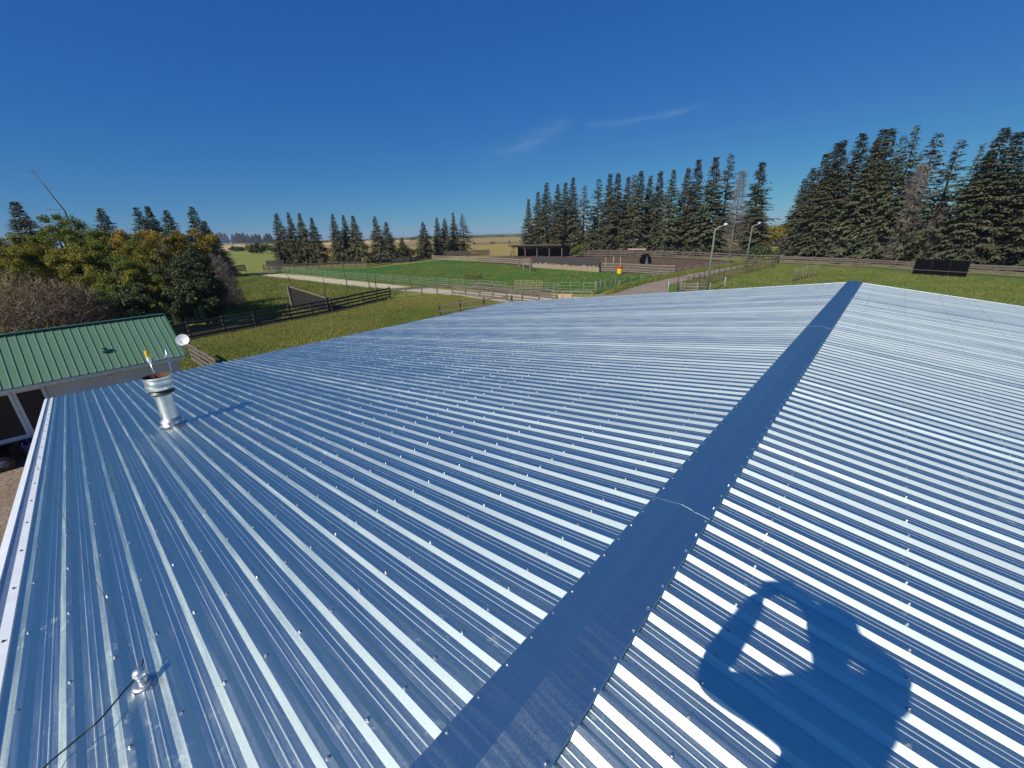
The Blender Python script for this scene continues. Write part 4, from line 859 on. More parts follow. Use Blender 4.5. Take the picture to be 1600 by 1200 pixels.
# rusty hay feeder
q = G(740, 436); hf_ = thing('hay_feeder', q, 'rusty round hay feeder with bent uprights in the green paddock', 'feeder')
mb = MB(); n = 20
for z in (.15, .45): mb.tube([q + [1.35 * math.cos(2 * math.pi * k / n), 1.35 * math.sin(2 * math.pi * k / n), z] for k in range(n + 1)], .035, 5, False)
mb.build('ring', 'rust', hf_); rg = random.Random(8)
for k in range(11): a = 2 * math.pi * k / 11 + rg.uniform(-.2, .2); e = q + [1.35 * math.cos(a), 1.35 * math.sin(a), 0]; MB().tube([e, e + [rg.uniform(-.12, .12), rg.uniform(-.12, .12), rg.uniform(.75, 1.35)]], .025, 5).build('upright', 'rust', hf_)
# black wind panel on the right
A, B = G(1424.5, 428.5), G(1509, 434); bp_ = thing('wind_panel', A, 'long low black panel wind break in front of the right plank fence', 'panel')
L = np.linalg.norm(B - A); t_ = (B - A) / L; nrm = np.array([-t_[1], t_[0], 0]); nrm = nrm if nrm @ (A - CAM) > 0 else -nrm
mb = MB(); slab(mb, [A, B, B + nrm * .05 + up * 1.95, A + nrm * .05 + up * 1.95], nrm * .05); mb.build('panel', 'black_board', bp_)
for k in range(4): q = A + t_ * L * k / 3 - nrm * .03; MB().bar(q, q + nrm * .05 + up * 2.0, .05, .05).build('upright', 'near_black_wood' if 0 < k < 3 else 'dark_wood', bp_)
MB().bar(A + up * .62 - nrm * .03, B + up * .62 - nrm * .03, .04, .05).build('cross_rail', 'old_wood', bp_)
# lean-to windbreak of planks
A, B = G(461, 484.5), G(514, 486); ln_ = thing('lean_to', A, 'dark wedge shaped plank lean-to behind the long dark fence', 'lean-to'); t_ = (B - A); L = np.linalg.norm(t_); t_ /= L; nrm = np.array([-t_[1], t_[0], 0]); nrm = nrm if nrm @ (A - CAM) > 0 else -nrm
hA, hB = height(A, 447), height(B, 466)
for k in range(9):
    za, zb = hA * k / 9, hB * k / 9; mb = MB(); slab(mb, [A + up * (za + .02), B + up * (zb + .015), B + up * (zb + hB / 9 - .015), A + up * (za + hA / 9 - .02)], nrm * .04)
    if k == 0: acc = mb
    else: acc.add(mb.v, mb.f)
acc.build('plank_wall', 'near_black_wood', ln_)  # shade on this wall is put into its near-black colour
mb = MB(); slab(mb, [A + up * hA, B + up * hB, B + up * (hB - .5) + nrm * 1.6, A + up * (hA - .7) + nrm * 1.6], up * .05); mb.build('roof', 'dark_wood', ln_)
MB().bar(A - t_ * .15, A - t_ * .2 + up * (hA + .1), .28, .28, (1, 0, 0)).build('corner_post', 'old_wood', ln_); MB().bar(B, B + up * (hB + .1), .2, .2, (1, 0, 0)).build('corner_post', 'dark_wood', ln_)
MB().bar(A - t_ * .2 + up * hA, B + up * hB, .12, .12).build('top_rail', 'old_wood', ln_)
q = G(455, 424) ; 
a, b = G(418, 421.5), G(445, 420); bw2 = thing('board_wall', a, 'small dark boarded panel behind the fence at the far end of the lane', 'fence'); mb = MB()
for k in range(12): p_ = a + (b - a) * (k + .5) / 12; mb.bar(p_, p_ + up * 2.1, .04, np.linalg.norm(b - a) / 12 * .94, tuple((b - a) / np.linalg.norm(b - a)))
mb.build('boards', 'dark_wood', bw2)
# yard lamps
for bx, by, tx, ty, hx_, hy_, lb in ((1104, 458, 1116.5, 357, 1132, 353, 'nearer tall yard lamp on grey wooden pole beside the dirt lane'), (1163, 424, 1180, 353, 1190, 349.5, 'farther yard lamp on grey wooden pole at the end of the dirt lane')):
    b = G(bx, by); h_ = height(b, ty); t = thing('yard_lamp', b, lb, 'lamp post', 'yard lamps along the dirt lane'); vlean = vx * (.0 if bx < 1150 else .12)
    top = b + up * h_ + vlean; MB().tube([b, (b + top) / 2, top], [.12, .105, .085], 10).build('pole', 'pole_wood', t)
    k = (hx_ - tx) / F_PX * ((top - CAM) @ fw); tip = top + vx * k + up * (.34)
    ar = MB().tube([top - up * .25, top + vx * k * .3 + up * .05, tip], .055, 8); ar.build('arm', 'pipe_white', t)
    hd_ = MB().lathe([(.05, .14), (.16, .12), (.2, .02), (.2, -.03), (.12, -.06)], tip, 14); hd_.build('lamp_head', 'lamp_glass', t)
    MB().lathe([(.14, -.03), (.12, -.14), (.001, -.17)], tip, 14).build('lens', 'lamp_glass', t)
# leaning bare poles left of the lane
for (tx, ty, bx, by, lb) in ((445, 421, 456, 449, 'leaning bare pole behind the wedge shaped lean-to'), (505, 434, 509, 468, 'bare pole at the right end of the wedge shaped lean-to'), (533, 405, 544.5, 457.5, 'tall bare pole in front of the lane, left of two'), (570, 417, 579.5, 456, 'tall bare pole in front of the lane, beside a bent one'), (582, 417, 588, 451, 'slim bent pole with crooked foot by the lane'), (632, 417, 644, 449, 'dark leaning pole in front of the green pipe fence'), (351, 436, 361, 478, 'dark pole at the edge of the trees'), (376, 452, 386, 479, 'crooked grey stump pole in the weedy field')):
    b = G(bx, by); h_ = height(b, ty); k = (ty - NAD[1]) / (by - NAD[1]); vert_x = NAD[0] + (bx - NAD[0]) * k; dxm = (tx - vert_x) / F_PX * ((b - CAM) @ fw)
    t = thing('leaning_pole', b, lb, 'pole', 'bare poles beside the lane'); rg = random.Random(int(bx)); mid = b + vx * dxm * .4 + up * h_ * .5 + vx * rg.uniform(-.08, .08)
    pm = MB().tube([b - vx * (.0 if bx != 588 else -.5), b + up * .15, mid, b + vx * dxm + up * h_], [.07, .07, .05, .03], 7); pm.build('shaft', 'bark', t)
    MB().tube([mid, mid + vx * rg.choice([-1, 1]) * .25 + up * .22], [.018, .006], 5).build('stub', 'bark', t)
# distant cattle
def cow(pos, rz, label):
    t = thing('cow', pos, label, 'cow', 'cattle grazing far off'); mb = MB()
    c, s_ = math.cos(rz), math.sin(rz); T = lambda x, y, z: (pos[0] + x * c - y * s_, pos[1] + x * s_ + y * c, z)
    mb.tube([T(-.95, 0, 1.05), T(-.8, 0, 1.05), T(-.3, 0, .98), T(.3, 0, 1.0), T(.75, 0, 1.12), T(1.0, 0, 1.05), T(1.3, 0, .7), T(1.5, 0, .45), T(1.72, 0, .28)], [.12, .33, .38, .40, .36, .24, .17, .16, .09], 10)
    for x, y in ((-.75, .2), (-.75, -.2), (.65, .2), (.65, -.2)): mb.tube([T(x, y, .9), T(x + (.08 if x < 0 else -.03), y, .45), T(x, y, 0)], [.16, .08, .06], 6)
    mb.tube([T(-.95, 0, 1.1), T(-1.05, 0, .9), T(-1.05, 0, .4)], [.04, .03, .05], 5); mb.build('body', 'cow_black', t); return t
for px, py, rz, lb in ((741, 382.5, .4, 'black cow grazing far off, nearest the middle spruces'), (770, 381.6, 2.2, 'black cow grazing alone in the dry pasture between two others'), (796, 380.2, 1.0, 'black cow grazing far off above the shed roof corner')): cow(G(px, py), rz, lb)
# low building glimpsed through the right spruces
q = G(1375, 380); bx_ = thing('farm_shed', q, 'brown farm shed glimpsed far off through the bare gap in the right spruces', 'shed'); e1 = G(1425, 378) - q; W1 = np.linalg.norm(e1); e1 /= W1; e2 = np.array([-e1[1], e1[0], 0]); e2 = e2 if e2 @ (q - CAM) > 0 else -e2
mb = MB(); slab(mb, [q, q + e1 * W1, q + e1 * W1 + up * 3.5, q + up * 3.5], e2 * 9); mb.build('wall', 'shed_wood', bx_)
for k in range(4): o_ = q + e1 * W1 * (k + .5) / 4 - e2 * .06; mb = MB(); slab(mb, [o_ - e1 * .9, o_ + e1 * .9, o_ + e1 * .9 + up * 2.4, o_ - e1 * .9 + up * 2.4], e2 * .05); mb.build('door', 'old_wood', bx_)
mb = MB(); slab(mb, [q - e2 * .6 - e1 * .5 + up * 3.4, q + e1 * (W1 + .5) - e2 * .6 + up * 3.4, q + e1 * (W1 + .5) + e2 * 4.5 + up * 5.2, q - e1 * .5 + e2 * 4.5 + up * 5.2], up * .1); slab(mb, [q + e2 * 9.6 - e1 * .5 + up * 3.4, q - e1 * .5 + e2 * 4.5 + up * 5.2, q + e1 * (W1 + .5) + e2 * 4.5 + up * 5.2, q + e1 * (W1 + .5) + e2 * 9.6 + up * 3.4], up * .1); mb.build('roof', 'white_paint', bx_)

# ---------------------------------------------------------------- trees
def plant_row(tops, by0, by1, x0, x1, kind, group, labels, mt='needles', **kw):
    for i, e in enumerate(tops):
        tx, ty = e[0], e[1]; opt = dict(kw); opt.update(e[2] if len(e) > 2 else {}); opt['wscale'] = opt.get('wscale', 1.0) * 1.22
        by = by0 + (by1 - by0) * (tx - x0) / (x1 - x0) + opt.pop('dy', 0); b, h_ = under(tx, ty, by); k_ = opt.pop('kind', kind); m_ = opt.pop('mt', mt)
        spruce(k_, i * 3 + int(tx) % 5, b, h_, labels[i], group, m_, **opt)
ordn = ['first', 'second', 'third', 'fourth', 'fifth', 'sixth', 'seventh', 'eighth', 'ninth', 'tenth', 'eleventh', 'twelfth', 'thirteenth', 'fourteenth', 'fifteenth', 'sixteenth', 'seventeenth', 'eighteenth', 'nineteenth', 'twentieth', 'twenty-first', 'twenty-second']
A_ = [(431, 333, dict(kind='narrow', wscale=1.5)), (450, 332, dict(wscale=.75)), (466, 333, dict(wscale=.9)), (486, 340, dict(wscale=1.0)), (520, 334, dict(wscale=.8)), (535, 336, dict(wscale=.8, mt='needles_brown', dy=-1)), (551, 337, dict(wscale=1.1)), (585, 338, dict(wscale=.95, mt='needles_brown')), (603, 347, dict(wscale=1.1)), (628, 371, dict(wscale=1.5))]
plant_row(A_, 416, 408, 430, 640, 'wide', 'left spruce group behind the lane', [f'dark spruce, {ordn[i]} from the left in the group behind the pale lane' if 'mt' not in A_[i][2] else f'browned spruce, {ordn[i]} from the left in the group behind the pale lane' for i in range(len(A_))], low_brown=.35)
B_ = [(660, 347, dict(wscale=1.15, kind='wide')), (682, 340, dict(wscale=1.3)), (694, 342, dict(wscale=1.6)), (708, 332, dict(wscale=1.1)), (722, 334, dict(wscale=1.3, kind='airy'))]
plant_row(B_, 404, 399, 660, 722, 'narrow', 'small middle spruce group', [f'{d} spruce in the small middle group, {ordn[i]} from left' for i, d in enumerate(('short broad', 'slim dark', 'dense dark', 'tall slim', 'airy'))], low_brown=.3)
C0 = [(825, 311), (839, 300), (853, 285), (871, 288), (883, 285, dict(mt='needles_brown')), (895, 277, dict(mt='needles_brown')), (913, 290, dict(kind='airy')), (936, 279, dict(kind='airy')), (955, 271), (966, 270), (982, 276), (992, 273, dict(kind='airy')), (1001, 267), (1017, 274), (1032, 267), (1052, 265), (1074, 262), (1093, 249), (1120, 245, dict(wscale=1.35)), (1144, 240, dict(kind='airy', wscale=1.1)), (1192, 253, dict(wscale=1.5))]
plant_row([(a[0], a[1], dict(dict(wscale=1.05 + .25 * ((i * 7) % 5) / 5, dy=-1.2 * ((i * 5) % 3), low_brown=.35 + .1 * (i % 3)), **(a[2] if len(a) > 2 else {}))) for i, a in enumerate(C0)], 397.5, 402, 825, 1192, 'narrow', 'tall spruce row behind the corral', [f'{d} spruce, {ordn[i]} from left in the row behind the corral' for i, d in enumerate(('short', 'slender', 'dense', 'narrow', 'greyish', 'grey brown twiggy', 'thin', 'airy', 'dense', 'straight', 'narrow', 'airy', 'pointed', 'slender', 'straight', 'dense', 'tall', 'tall', 'broad dark tall', 'tallest airy', 'broad full'))], 'needles_blue')
b, h_ = under(1161, 262, 402); dead_spruce(71, b, h_, 'bare grey dead spruce just before the last tree of the corral row', 'tall spruce row behind the corral', .13)
D_ = [(1258, 279, dict(wscale=1.15)), (1272, 262, dict(wscale=1.2)), (1290, 240, dict(wscale=1.3)), (1309, 223, dict(wscale=1.2)), (1320, 219, dict(wscale=1.2)), (1349, 208, dict(wscale=1.35)), (1368, 222, dict(wscale=1.2)), (1381, 201, dict(wscale=1.2)), (1394, 200, dict(wscale=1.25)), (1414, 211, dict(kind='airy', wscale=.9)), (1435, 196, dict(kind='airy', wscale=1.0)), (1467, 208, dict(kind='airy', wscale=1.25)), (1500, 218, dict(kind='airy', wscale=1.2)), (1534, 224, dict(kind='airy', wscale=.7)), (1552, 232, dict(kind='narrow', wscale=1.2)), (1570, 200, dict(kind='narrow', wscale=1.4)), (1600, 205, dict(kind='narrow', wscale=1.5)), (1640, 200, dict(kind='narrow', wscale=1.5)), (1690, 205, dict(kind='narrow', wscale=1.5))]
plant_row([(a[0], a[1], dict(dict(low_brown=.5, dy=-1.0 * (i % 3)), **a[2])) for i, a in enumerate(D_)], 406, 421, 1258, 1600, 'narrow', 'right spruce row beyond the plank fence', [f'{d} spruce, {ordn[i]} from left in the right row beyond the plank fence' for i, d in enumerate(('low spreading', 'short full', 'stepped', 'dense', 'dense dark', 'pointed', 'half hidden', 'tall', 'tall dense', 'thin topped', 'tallest thin', 'loose dark', 'open ragged', 'thin leaning', 'full', 'tall heavy', 'cut off', 'tall', 'tall'))], 'needles_blue')
for px, py, by, s_, lb in ((1424, 262, 413, 81, 'bare grey dead spruce in the gap of the right row, left of the pair'), (1446, 250, 415, 82, 'bare grey dead spruce in the gap of the right row, right of the pair'), (1478, 300, 417, 83, 'short bare grey dead spruce right of the gap in the right row')):
    b, h_ = under(px, py, by); dead_spruce(s_, b, h_, lb, 'dead spruces in the right row', .12, n=3200)
# left mixed wood
L_ = [(20, 315, 470, 'wide', 1.5), (155, 325, 450, 'wide', 1.3), (212, 324, 445, 'wide', 1.2), (230, 322, 440, 'wide', 1.3), (257, 328, 440, 'wide', 1.3), (298, 323, 436, 'wide', 1.25), (318, 345, 434, 'wide', 1.4), (336, 368, 431, 'wide', 1.4)]
for i, (tx, ty, by, k_, ws) in enumerate(L_):
    b, h_ = under(tx, ty, by); spruce(k_, 40 + i, b, h_, f'dark spruce in the left wood, {ordn[i]} from left, ' + ('behind leafy trees' if i < 5 else 'at its right end'), 'spruces in the left wood', 'needles_blue', wscale=ws, low_brown=.2)
def leafy(seed, tx, ty, by, rad, label, mt, **kw):
    b, h_ = under(tx, ty - 11, by); return leafy_tree(seed, b, h_, rad, label, 'leafy trees of the left wood', mt, **kw)
leafy(1, 72, 318, 500, 2.6, 'tall green leafy tree under the leaning bare trunk', 'leaf_green', crown_low=.05, clumps=100)
leafy(17, 98, 332, 494, 2.4, 'mid green leafy tree between the two tallest green ones', 'leaf_green', crown_low=.1)
leafy(2, 128, 320, 498, 2.6, 'tallest green leafy tree in the middle of the left wood', 'leaf_green', crown_low=.12, clumps=100)
leafy(3, 25, 335, 505, 2.6, 'pale yellow green leafy tree at the left edge', 'leaf_yellow', crown_low=.3)
leafy(44, 203, 325, 500, 2.3, 'orange leafed tree with dark tops behind it', 'leaf_orange', crown_low=.25, bark='pale_bark')
leafy(5, 262, 334, 500, 2.4, 'orange brown leafed tree with white bark, right of the middle', 'leaf_orange', crown_low=.2, bark='pale_bark')
leafy(6, 100, 375, 512, 2.2, 'yellow green leafy tree low in front of the tall green ones', 'leaf_yellow', crown_low=.25)
leafy(7, 165, 372, 512, 2.5, 'dark green leafy tree low above the green roof', 'leaf_green', crown_low=.05, clumps=95)
leafy(8, 235, 385, 508, 2.2, 'golden leafy tree above the right end of the green roof', 'leaf_yellow', crown_low=.2, bark='pale_bark')
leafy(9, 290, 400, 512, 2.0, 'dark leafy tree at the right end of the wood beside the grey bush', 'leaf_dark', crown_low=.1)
leafy(13, 180, 352, 500, 2.6, 'deep green leafy tree filling the middle of the left wood', 'leaf_green', crown_low=.1)
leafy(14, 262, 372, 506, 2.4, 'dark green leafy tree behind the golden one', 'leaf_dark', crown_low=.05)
leafy(10, 150, 430, 528, 1.9, 'low dark green leafy tree touching the green roof ridge', 'leaf_green', crown_low=.0, clumps=50)
leafy(11, 205, 440, 524, 1.6, 'dark bushy tree touching the right half of the green roof ridge', 'leaf_dark', crown_low=.0, clumps=50)
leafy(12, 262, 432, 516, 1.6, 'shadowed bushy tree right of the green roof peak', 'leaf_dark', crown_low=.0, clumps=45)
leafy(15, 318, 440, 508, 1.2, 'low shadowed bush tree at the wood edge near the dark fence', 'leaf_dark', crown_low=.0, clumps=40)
leafy(16, -30, 345, 505, 2.6, 'yellow green leafy tree cut by the left picture edge', 'leaf_yellow', crown_low=.3)
for s_, tx, ty, by, rad, lb, n, mt, lv, lm in ((21, 8, 425, 540, 2.6, 'brown bare brush at the left picture edge', 8400, 'brush_twig', 900, 'leaf_orange'), (22, 60, 438, 545, 2.8, 'rust tinted bare brush behind the left part of the green roof', 8400, 'brush_twig', 900, 'leaf_orange'), (23, 98, 440, 540, 2.4, 'dull brown bare brush behind the middle of the green roof', 8400, 'brush_twig', 500, 'leaf_yellow'), (24, -30, 450, 560, 3.0, 'brown brush mostly beyond the left picture edge', 7600, 'brush_twig', 500, 'leaf_orange'), (25, 30, 470, 560, 2.4, 'low rust brown brush close behind the green roof ridge', 7200, 'brush_twig', 900, 'leaf_orange'), (26, 80, 478, 552, 2.0, 'low tangled dull brown brush at the right end of the brush', 7200, 'brush_twig', 300, 'leaf_orange'), (27, 334, 398, 480, 1.7, 'rounded grey bare bush beside the right end of the wood', 7200, 'dead_twig', 300, 'leaf_yellow')):
    b, h_ = under(tx, ty, by); twig_bush(s_, b, h_, rad, lb, 'bare bushes of the left wood', mt, n=n, leaves=lv, lmt=lm, width=.03)
b, h_ = under(100, 330, 490); dt = thing('dead_tree', (b[0], b[1], 0), 'thin dead leaning trunk rising bare above the left wood', 'tree'); top = None
kx = (70 - 100) / F_PX * ((b - CAM) @ fw); hh = height(b, 266); b3 = np.array([b[0], b[1], 0]); ptsd = [b3, b3 + up * h_ * .6, b3 + up * h_ + vx * .1, b3 + up * (h_ + hh) / 2 + vx * kx * .35, b3 + up * hh + vx * kx * .75]
mb = MB().tube(ptsd, [.14, .09, .06, .04, .015], 8); mb.build('trunk', 'bark', dt); mb = MB(); rg = random.Random(5)
for k in range(26):
    t = rg.uniform(0, 1); q = ptsd[2] + (ptsd[4] - ptsd[2]) * t if t > .5 else ptsd[1] + (ptsd[3] - ptsd[1]) * (t * 2); a = rg.uniform(0, 6.28); L = rg.uniform(.5, 1.3) * (1.1 - .6 * t); mb.tube([q, q + np.array([math.cos(a), math.sin(a), .1]) * L * .6, q + np.array([math.cos(a), math.sin(a), .35]) * L], [.02, .014, .004], 4)
mb.build('bare_branches', 'dead_twig', dt)
for (x0, y0, x1, y1, lb) in ((3, 378, 36, 470, 'dark leaning trunk in the brown brush at the left edge'), (81, 437, 106, 488, 'pale broken trunk leaning in the brown brush')):
    b = G(x1, y1 + 40); h_ = height(b, y0); bb = np.array([b[0], b[1], 0]); k = (y0 - NAD[1]) / (y1 + 40 - NAD[1]); dxm = (x0 - (NAD[0] + (x1 - NAD[0]) * k)) / F_PX * ((b - CAM) @ fw)
    t = thing('dead_tree', bb, lb, 'tree'); MB().tube([bb, bb + up * h_ * .5 + vx * dxm * .4, bb + up * h_ + vx * dxm], [.12, .09, .05], 7).build('trunk', 'bark' if x0 < 10 else 'pale_bark', t); q = bb + up * h_ * .6 + vx * dxm * .5; MB().tube([q, q + vx * .6 + up * .3], [.03, .008], 5).build('branch', 'bark' if x0 < 10 else 'pale_bark', t)
# beyond: bushes, yellow trees, far wood
leafy_tree(31, G(1222, 384), 7.5, 8.0, 'golden yellow leafy tree far off in the gap between the spruce rows', None, 'leaf_gold', crown_low=.0, clumps=50, leaves=160, leaf=.6)
leafy_tree(32, G(1500, 385), 6, 6.0, 'yellow leafed bush glimpsed through the right spruce row', None, 'leaf_gold', crown_low=.0, clumps=30, leaves=120, leaf=.5)
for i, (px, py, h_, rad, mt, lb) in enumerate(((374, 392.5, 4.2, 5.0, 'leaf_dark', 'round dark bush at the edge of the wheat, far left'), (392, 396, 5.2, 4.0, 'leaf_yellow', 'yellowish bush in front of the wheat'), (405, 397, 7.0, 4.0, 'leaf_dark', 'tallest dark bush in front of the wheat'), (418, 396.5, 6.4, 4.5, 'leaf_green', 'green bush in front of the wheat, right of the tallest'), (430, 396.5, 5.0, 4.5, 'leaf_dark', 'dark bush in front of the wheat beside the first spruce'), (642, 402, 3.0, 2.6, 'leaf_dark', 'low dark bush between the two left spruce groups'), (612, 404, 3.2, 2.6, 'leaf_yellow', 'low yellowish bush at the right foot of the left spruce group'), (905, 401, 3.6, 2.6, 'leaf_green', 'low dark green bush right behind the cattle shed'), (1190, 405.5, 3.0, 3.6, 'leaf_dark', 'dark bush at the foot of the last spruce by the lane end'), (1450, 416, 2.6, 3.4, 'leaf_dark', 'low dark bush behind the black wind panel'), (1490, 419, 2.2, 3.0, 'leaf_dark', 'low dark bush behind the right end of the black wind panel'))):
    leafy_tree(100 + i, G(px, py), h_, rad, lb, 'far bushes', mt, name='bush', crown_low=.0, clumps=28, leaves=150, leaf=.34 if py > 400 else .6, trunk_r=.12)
rs = np.random.RandomState(9); me0 = SPR['narrow'][0]; Vs = []; Fs = []; k0 = 0
for j in range(64):
    px = 338 + 92 * rs.rand() if j > 6 else rs.uniform(338, 352); b = G(px, rs.uniform(378.6, 379.4)); 
    if 352 < px < 364 and j % 4: continue
    h_ = (b - CAM) @ fw / F_PX * rs.uniform(9, 14.5); V, Fc = SPR['narrow'][j % 5]; sel = Fc[rs.rand(len(Fc)) < .3]; idx = sel.ravel(); Vv = V[idx] * [h_ * 2.6, h_ * 2.6, h_ * 1.05]; c_ = Vv.reshape(-1, 4, 3).mean(1, keepdims=True); Vv = ((Vv.reshape(-1, 4, 3) - c_) * 3.2 + c_).reshape(-1, 3)
    Vs.append(Vv + [b[0], b[1], -1]); Fs.append(np.arange(len(idx)).reshape(-1, 4) + k0); k0 += len(idx)
o = bpy.data.objects.new('far_wood', fast_mesh('far_wood', np.concatenate(Vs), np.concatenate(Fs), 'needles_blue')); COL.objects.link(o); tag(o, 'distant dark spruce wood on the skyline beyond the wheat field', 'wood', kind='stuff')
# far hedges on the skyline
rs = np.random.RandomState(12); n = 9000; px = rs.uniform(0, 1600, 220); P = []
for x_ in px:
    if x_ < 340: continue
    hy = 388 - x_ * 0.0335; b = G(x_, hy + rs.uniform(6.5, 8.5)); d_ = np.linalg.norm(b - CAM)
    q = rs.normal(0, 1, (40, 3)) * [d_ * .008, d_ * .008, d_ * .0009] + b + [0, 0, d_ * .0012]; P.append(q)
P = np.concatenate(P); D = rs.normal(0, 1, P.shape); D /= np.linalg.norm(D, axis=1)[:, None]; L = np.full(len(P), 2.2); V, Fc = spray_quads(P, D, L, L * .8, rs)
o = bpy.data.objects.new('far_hedge', fast_mesh('far_hedge', V, Fc, 'leaf_dark')); COL.objects.link(o); tag(o, 'thin dark hedge line along the far horizon', 'hedge', kind='stuff')

# ---------------------------------------------------------------- grass and weeds
scatter_tufts('lawn_grass', 'short uneven grass blades over the near lawn', fill([(300, 640), (150, 620), (300, 533), (400, 513), (520, 490), (610, 469), (707, 461), (790, 473), (600, 520)], 26000, 1), 'tuft', .05, .16, 6, 1, .03, .15)
scatter_tufts('field_weeds', 'taller yellow green weeds between the wood and the lane', fill([(330, 486), (345, 430), (405, 432), (455, 437), (520, 445), (600, 453), (630, 458), (610, 465), (455, 498)], 9000, 2), 'leafy_weed', .1, .4, 7, 2, .05, .2, 'weeds')
scatter_tufts('fence_weeds', 'dry weeds along the dirt lane and its post row', fill([(1063, 455), (1073, 447), (1099, 438), (1150, 424), (1205, 413), (1208, 417), (1150, 431), (1099, 446), (1085, 456)], 2600, 3), 'weed', .2, .75, 8, 3, .04, .25, 'weeds')
scatter_tufts('verge_weeds', 'green weeds on the verge between corral and dirt lane', fill([(945, 462), (967, 452), (1000, 442), (1050, 431), (1100, 421.5), (1165, 410), (1195, 409), (1150, 415.5), (1074, 428.5), (999, 445), (965, 456)], 4200, 4), 'leafy_weed', .15, .55, 8, 4, .05, .25, 'weeds')
scatter_tufts('paddock_tufts', 'taller grass tufts in the green paddock', fill([(560, 440), (640, 414), (745, 411), (935, 427), (1010, 431), (930, 458), (700, 449)], 5000, 5), 'leafy_weed', .08, .25, 5, 5, .05, .3)
scatter_tufts('right_tufts', 'grass tufts on the right pasture', fill([(1100, 450), (1215, 412), (1424, 428), (1600, 438), (1600, 490), (1340, 450)], 7000, 6), 'leafy_weed', .05, .2, 5, 6, .05, .3)

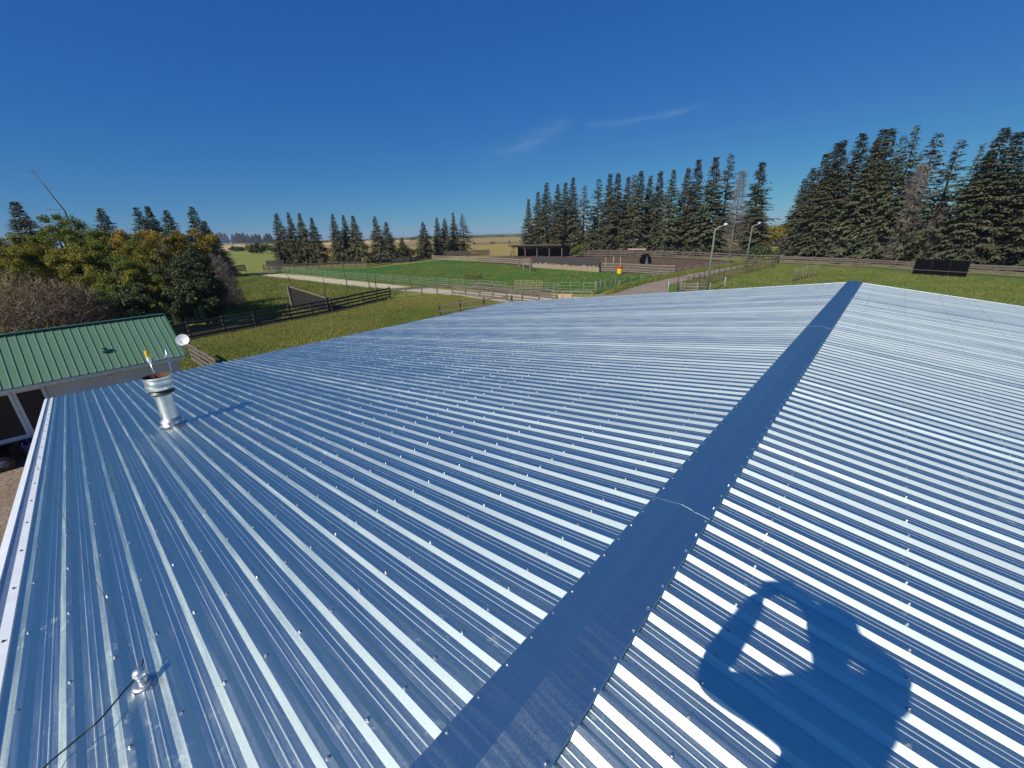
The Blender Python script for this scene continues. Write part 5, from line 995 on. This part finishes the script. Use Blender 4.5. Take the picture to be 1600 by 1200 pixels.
# ---------------------------------------------------------------- the photographer on the ridge behind the lens
def person():
    base = np.array([-.545, -.885]); zr = ZR - abs(base[1]) * TAN; O = np.array([base[0], base[1], zr]); ft = vy; sd = vx          # facing, right
    t = thing('person', O, 'person standing on the ridge holding up a phone, seen as the shadow on the roof', 'person')
    W_ = lambda f, s_, u: tuple(O + ft * f + sd * s_ + up * u)
    cx = CAM - O; cf, cs, cu = cx @ ft, cx @ sd, cx[2]
    verts = []; edges = []; rad = []
    def v(p, r): verts.append(Vector([float(a) for a in (np.array(p) - O)])); rad.append(r if isinstance(r, tuple) else (r, r)); return len(verts) - 1
    def chain(start, pts):
        a = start
        for p, r in pts: b = v(p, r); edges.append((a, b)); a = b
        return a
    pel = v(W_(-.02, 0, .92), (.19, .14)); w_ = chain(pel, [(W_(-.02, 0, 1.08), (.19, .14)), (W_(0, 0, 1.22), (.205, .14)), (W_(-.01, 0, 1.34), (.16, .10))])
    nk = chain(w_, [(W_(0, 0, 1.41), .065), (W_(.02, 0, 1.48), .06), (W_(.03, 0, 1.55), (.08, .092)), (W_(.03, 0, 1.63), (.078, .09)), (W_(.02, 0, 1.67), .05)])
    for s_ in (-1, 1):
        chain(pel, [(W_(0, s_ * .10, .84), .095), (W_(.03, s_ * .13, .48), .062), (W_(-.02, s_ * .15, .12), .042), (W_(0, s_ * .15, .05), .045), (W_(.14, s_ * .17, .03), .035)])
        hand = np.array(W_(cf - .05, cs + (.085 if s_ > 0 else -.095), cu - .02)); elb = np.array(W_(.14, s_ * .38, 1.27 + (.04 if s_ < 0 else 0))); sh_ = W_(0, s_ * .20, 1.34); m_ = (elb + hand) / 2
        hnd = chain(w_, [(sh_, .075), (tuple((np.array(sh_) + elb) / 2), .075), (tuple(elb), .07), (tuple(m_), .056), (tuple(hand - (hand - m_) * .22), .044), (tuple(hand), (.03, .02))])
        for k in range(4):
            b0 = hand + up * (.03 - .02 * k) + ft * .012; chain(hnd, [(b0, .010), (b0 + ft * .012 - sd * s_ * (.022 + .004 * (k in (1, 2))), .009), (b0 + ft * .008 - sd * s_ * .045, .0075)])
        chain(hnd, [(hand + up * .03 - ft * .02 - sd * s_ * .015, .011), (hand + up * .035 - ft * .02 - sd * s_ * .045, .009)])
    me = bpy.data.meshes.new('body'); me.from_pydata(verts, edges, []); o = bpy.data.objects.new('body', me); COL.objects.link(o); o.parent = t
    sk = o.modifiers.new('skin', 'SKIN'); sk.use_smooth_shade = True; 
    for i, r in enumerate(rad): me.skin_vertices[0].data[i].radius = r; me.skin_vertices[0].data[i].use_root = (i == 0)
    sb = o.modifiers.new('sub', 'SUBSURF'); sb.levels = 2; sb.render_levels = 2
    bm_ = mat('clothed_body', (0.42, 0.25, 0.18), 0.8); n, l = bm_.node_tree.nodes, bm_.node_tree.links; tcn = n.new('ShaderNodeTexCoord'); sp = n.new('ShaderNodeSeparateXYZ'); l.new(tcn.outputs['Object'], sp.inputs[0])
    r1 = n.new('ShaderNodeMath'); r1.operation = 'GREATER_THAN'; r1.inputs[1].default_value = 1.47; l.new(sp.outputs['Z'], r1.inputs[0]); r2 = n.new('ShaderNodeMath'); r2.operation = 'GREATER_THAN'; r2.inputs[1].default_value = .93; l.new(sp.outputs['Z'], r2.inputs[0])
    m1 = n.new('ShaderNodeMixRGB'); m1.inputs[1].default_value = (.03, .04, .07, 1); m1.inputs[2].default_value = (.05, .07, .12, 1); l.new(r2.outputs[0], m1.inputs[0]); m2 = n.new('ShaderNodeMixRGB'); l.new(r1.outputs[0], m2.inputs[0]); l.new(m1.outputs[0], m2.inputs[1]); m2.inputs[2].default_value = (.42, .25, .18, 1); l.new(m2.outputs[0], n['Principled BSDF'].inputs['Base Color'])
    me.materials.append(bm_)
    hc = np.array(W_(.012, 0, 1.625)); hm = MB().lathe([(.001, .125), (.05, .118), (.088, .085), (.104, .03), (.102, -.01), (.095, -.03)], hc, 20); 
    hm.build('cap', 'shirt', t); mb = MB(); slab(mb, [hc + ft * .09 + sd * .06 + up * .0, hc + ft * .17 + sd * .045 - up * .01, hc + ft * .17 - sd * .045 - up * .01, hc + ft * .09 - sd * .06], up * .008); mb.build('cap_peak', 'shirt', t)
    mb = MB()
    for s_ in (-1, 1): mb.lathe([(.011, .004), (.006, .010), (.001, .011)], hc + ft * .078 + sd * s_ * .033 - up * .045, 8, True, ft)
    mb.lathe([(.016, 0), (.012, .02), (.004, .03)], hc + ft * .085 - up * .075, 8, True, ft + up * -.3); mb.build('face', 'skin', t)
    pc = CAM - fw * .028
    ph = thing('phone', pc, 'black phone held up in front of the photographer', 'phone'); mb = MB(); f3 = Vector(fw); r3, d3 = np.array(rt), np.array(dn)
    slab(mb, [pc - r3 * .078 - d3 * .037, pc + r3 * .078 - d3 * .037, pc + r3 * .078 + d3 * .037, pc - r3 * .078 + d3 * .037], fw * .008); mb.build('case', 'phone', ph)
    MB().lathe([(.006, 0), (.006, .004), (.001, .0045)], pc + fw * .008, 12, True, fw).build('lens', 'glass', ph)
person()

# ---------------------------------------------------------------- air
hz = MB().box((0, 0, 15), (6400, 6400, 50)).build('haze', 'wire'); tag(hz, 'thin summer haze over the fields', 'haze', kind='stuff')
hm_ = bpy.data.materials.new('haze'); hm_.use_nodes = True; hn = hm_.node_tree; hn.nodes.clear(); ho = hn.nodes.new('ShaderNodeOutputMaterial'); hv = hn.nodes.new('ShaderNodeVolumePrincipled')
hv.inputs['Color'].default_value = (.72, .82, 1, 1); hv.inputs['Density'].default_value = 0.00014; hv.inputs['Anisotropy'].default_value = 0.0; hn.links.new(hv.outputs[0], ho.inputs['Volume']); hz.data.materials[0] = hm_
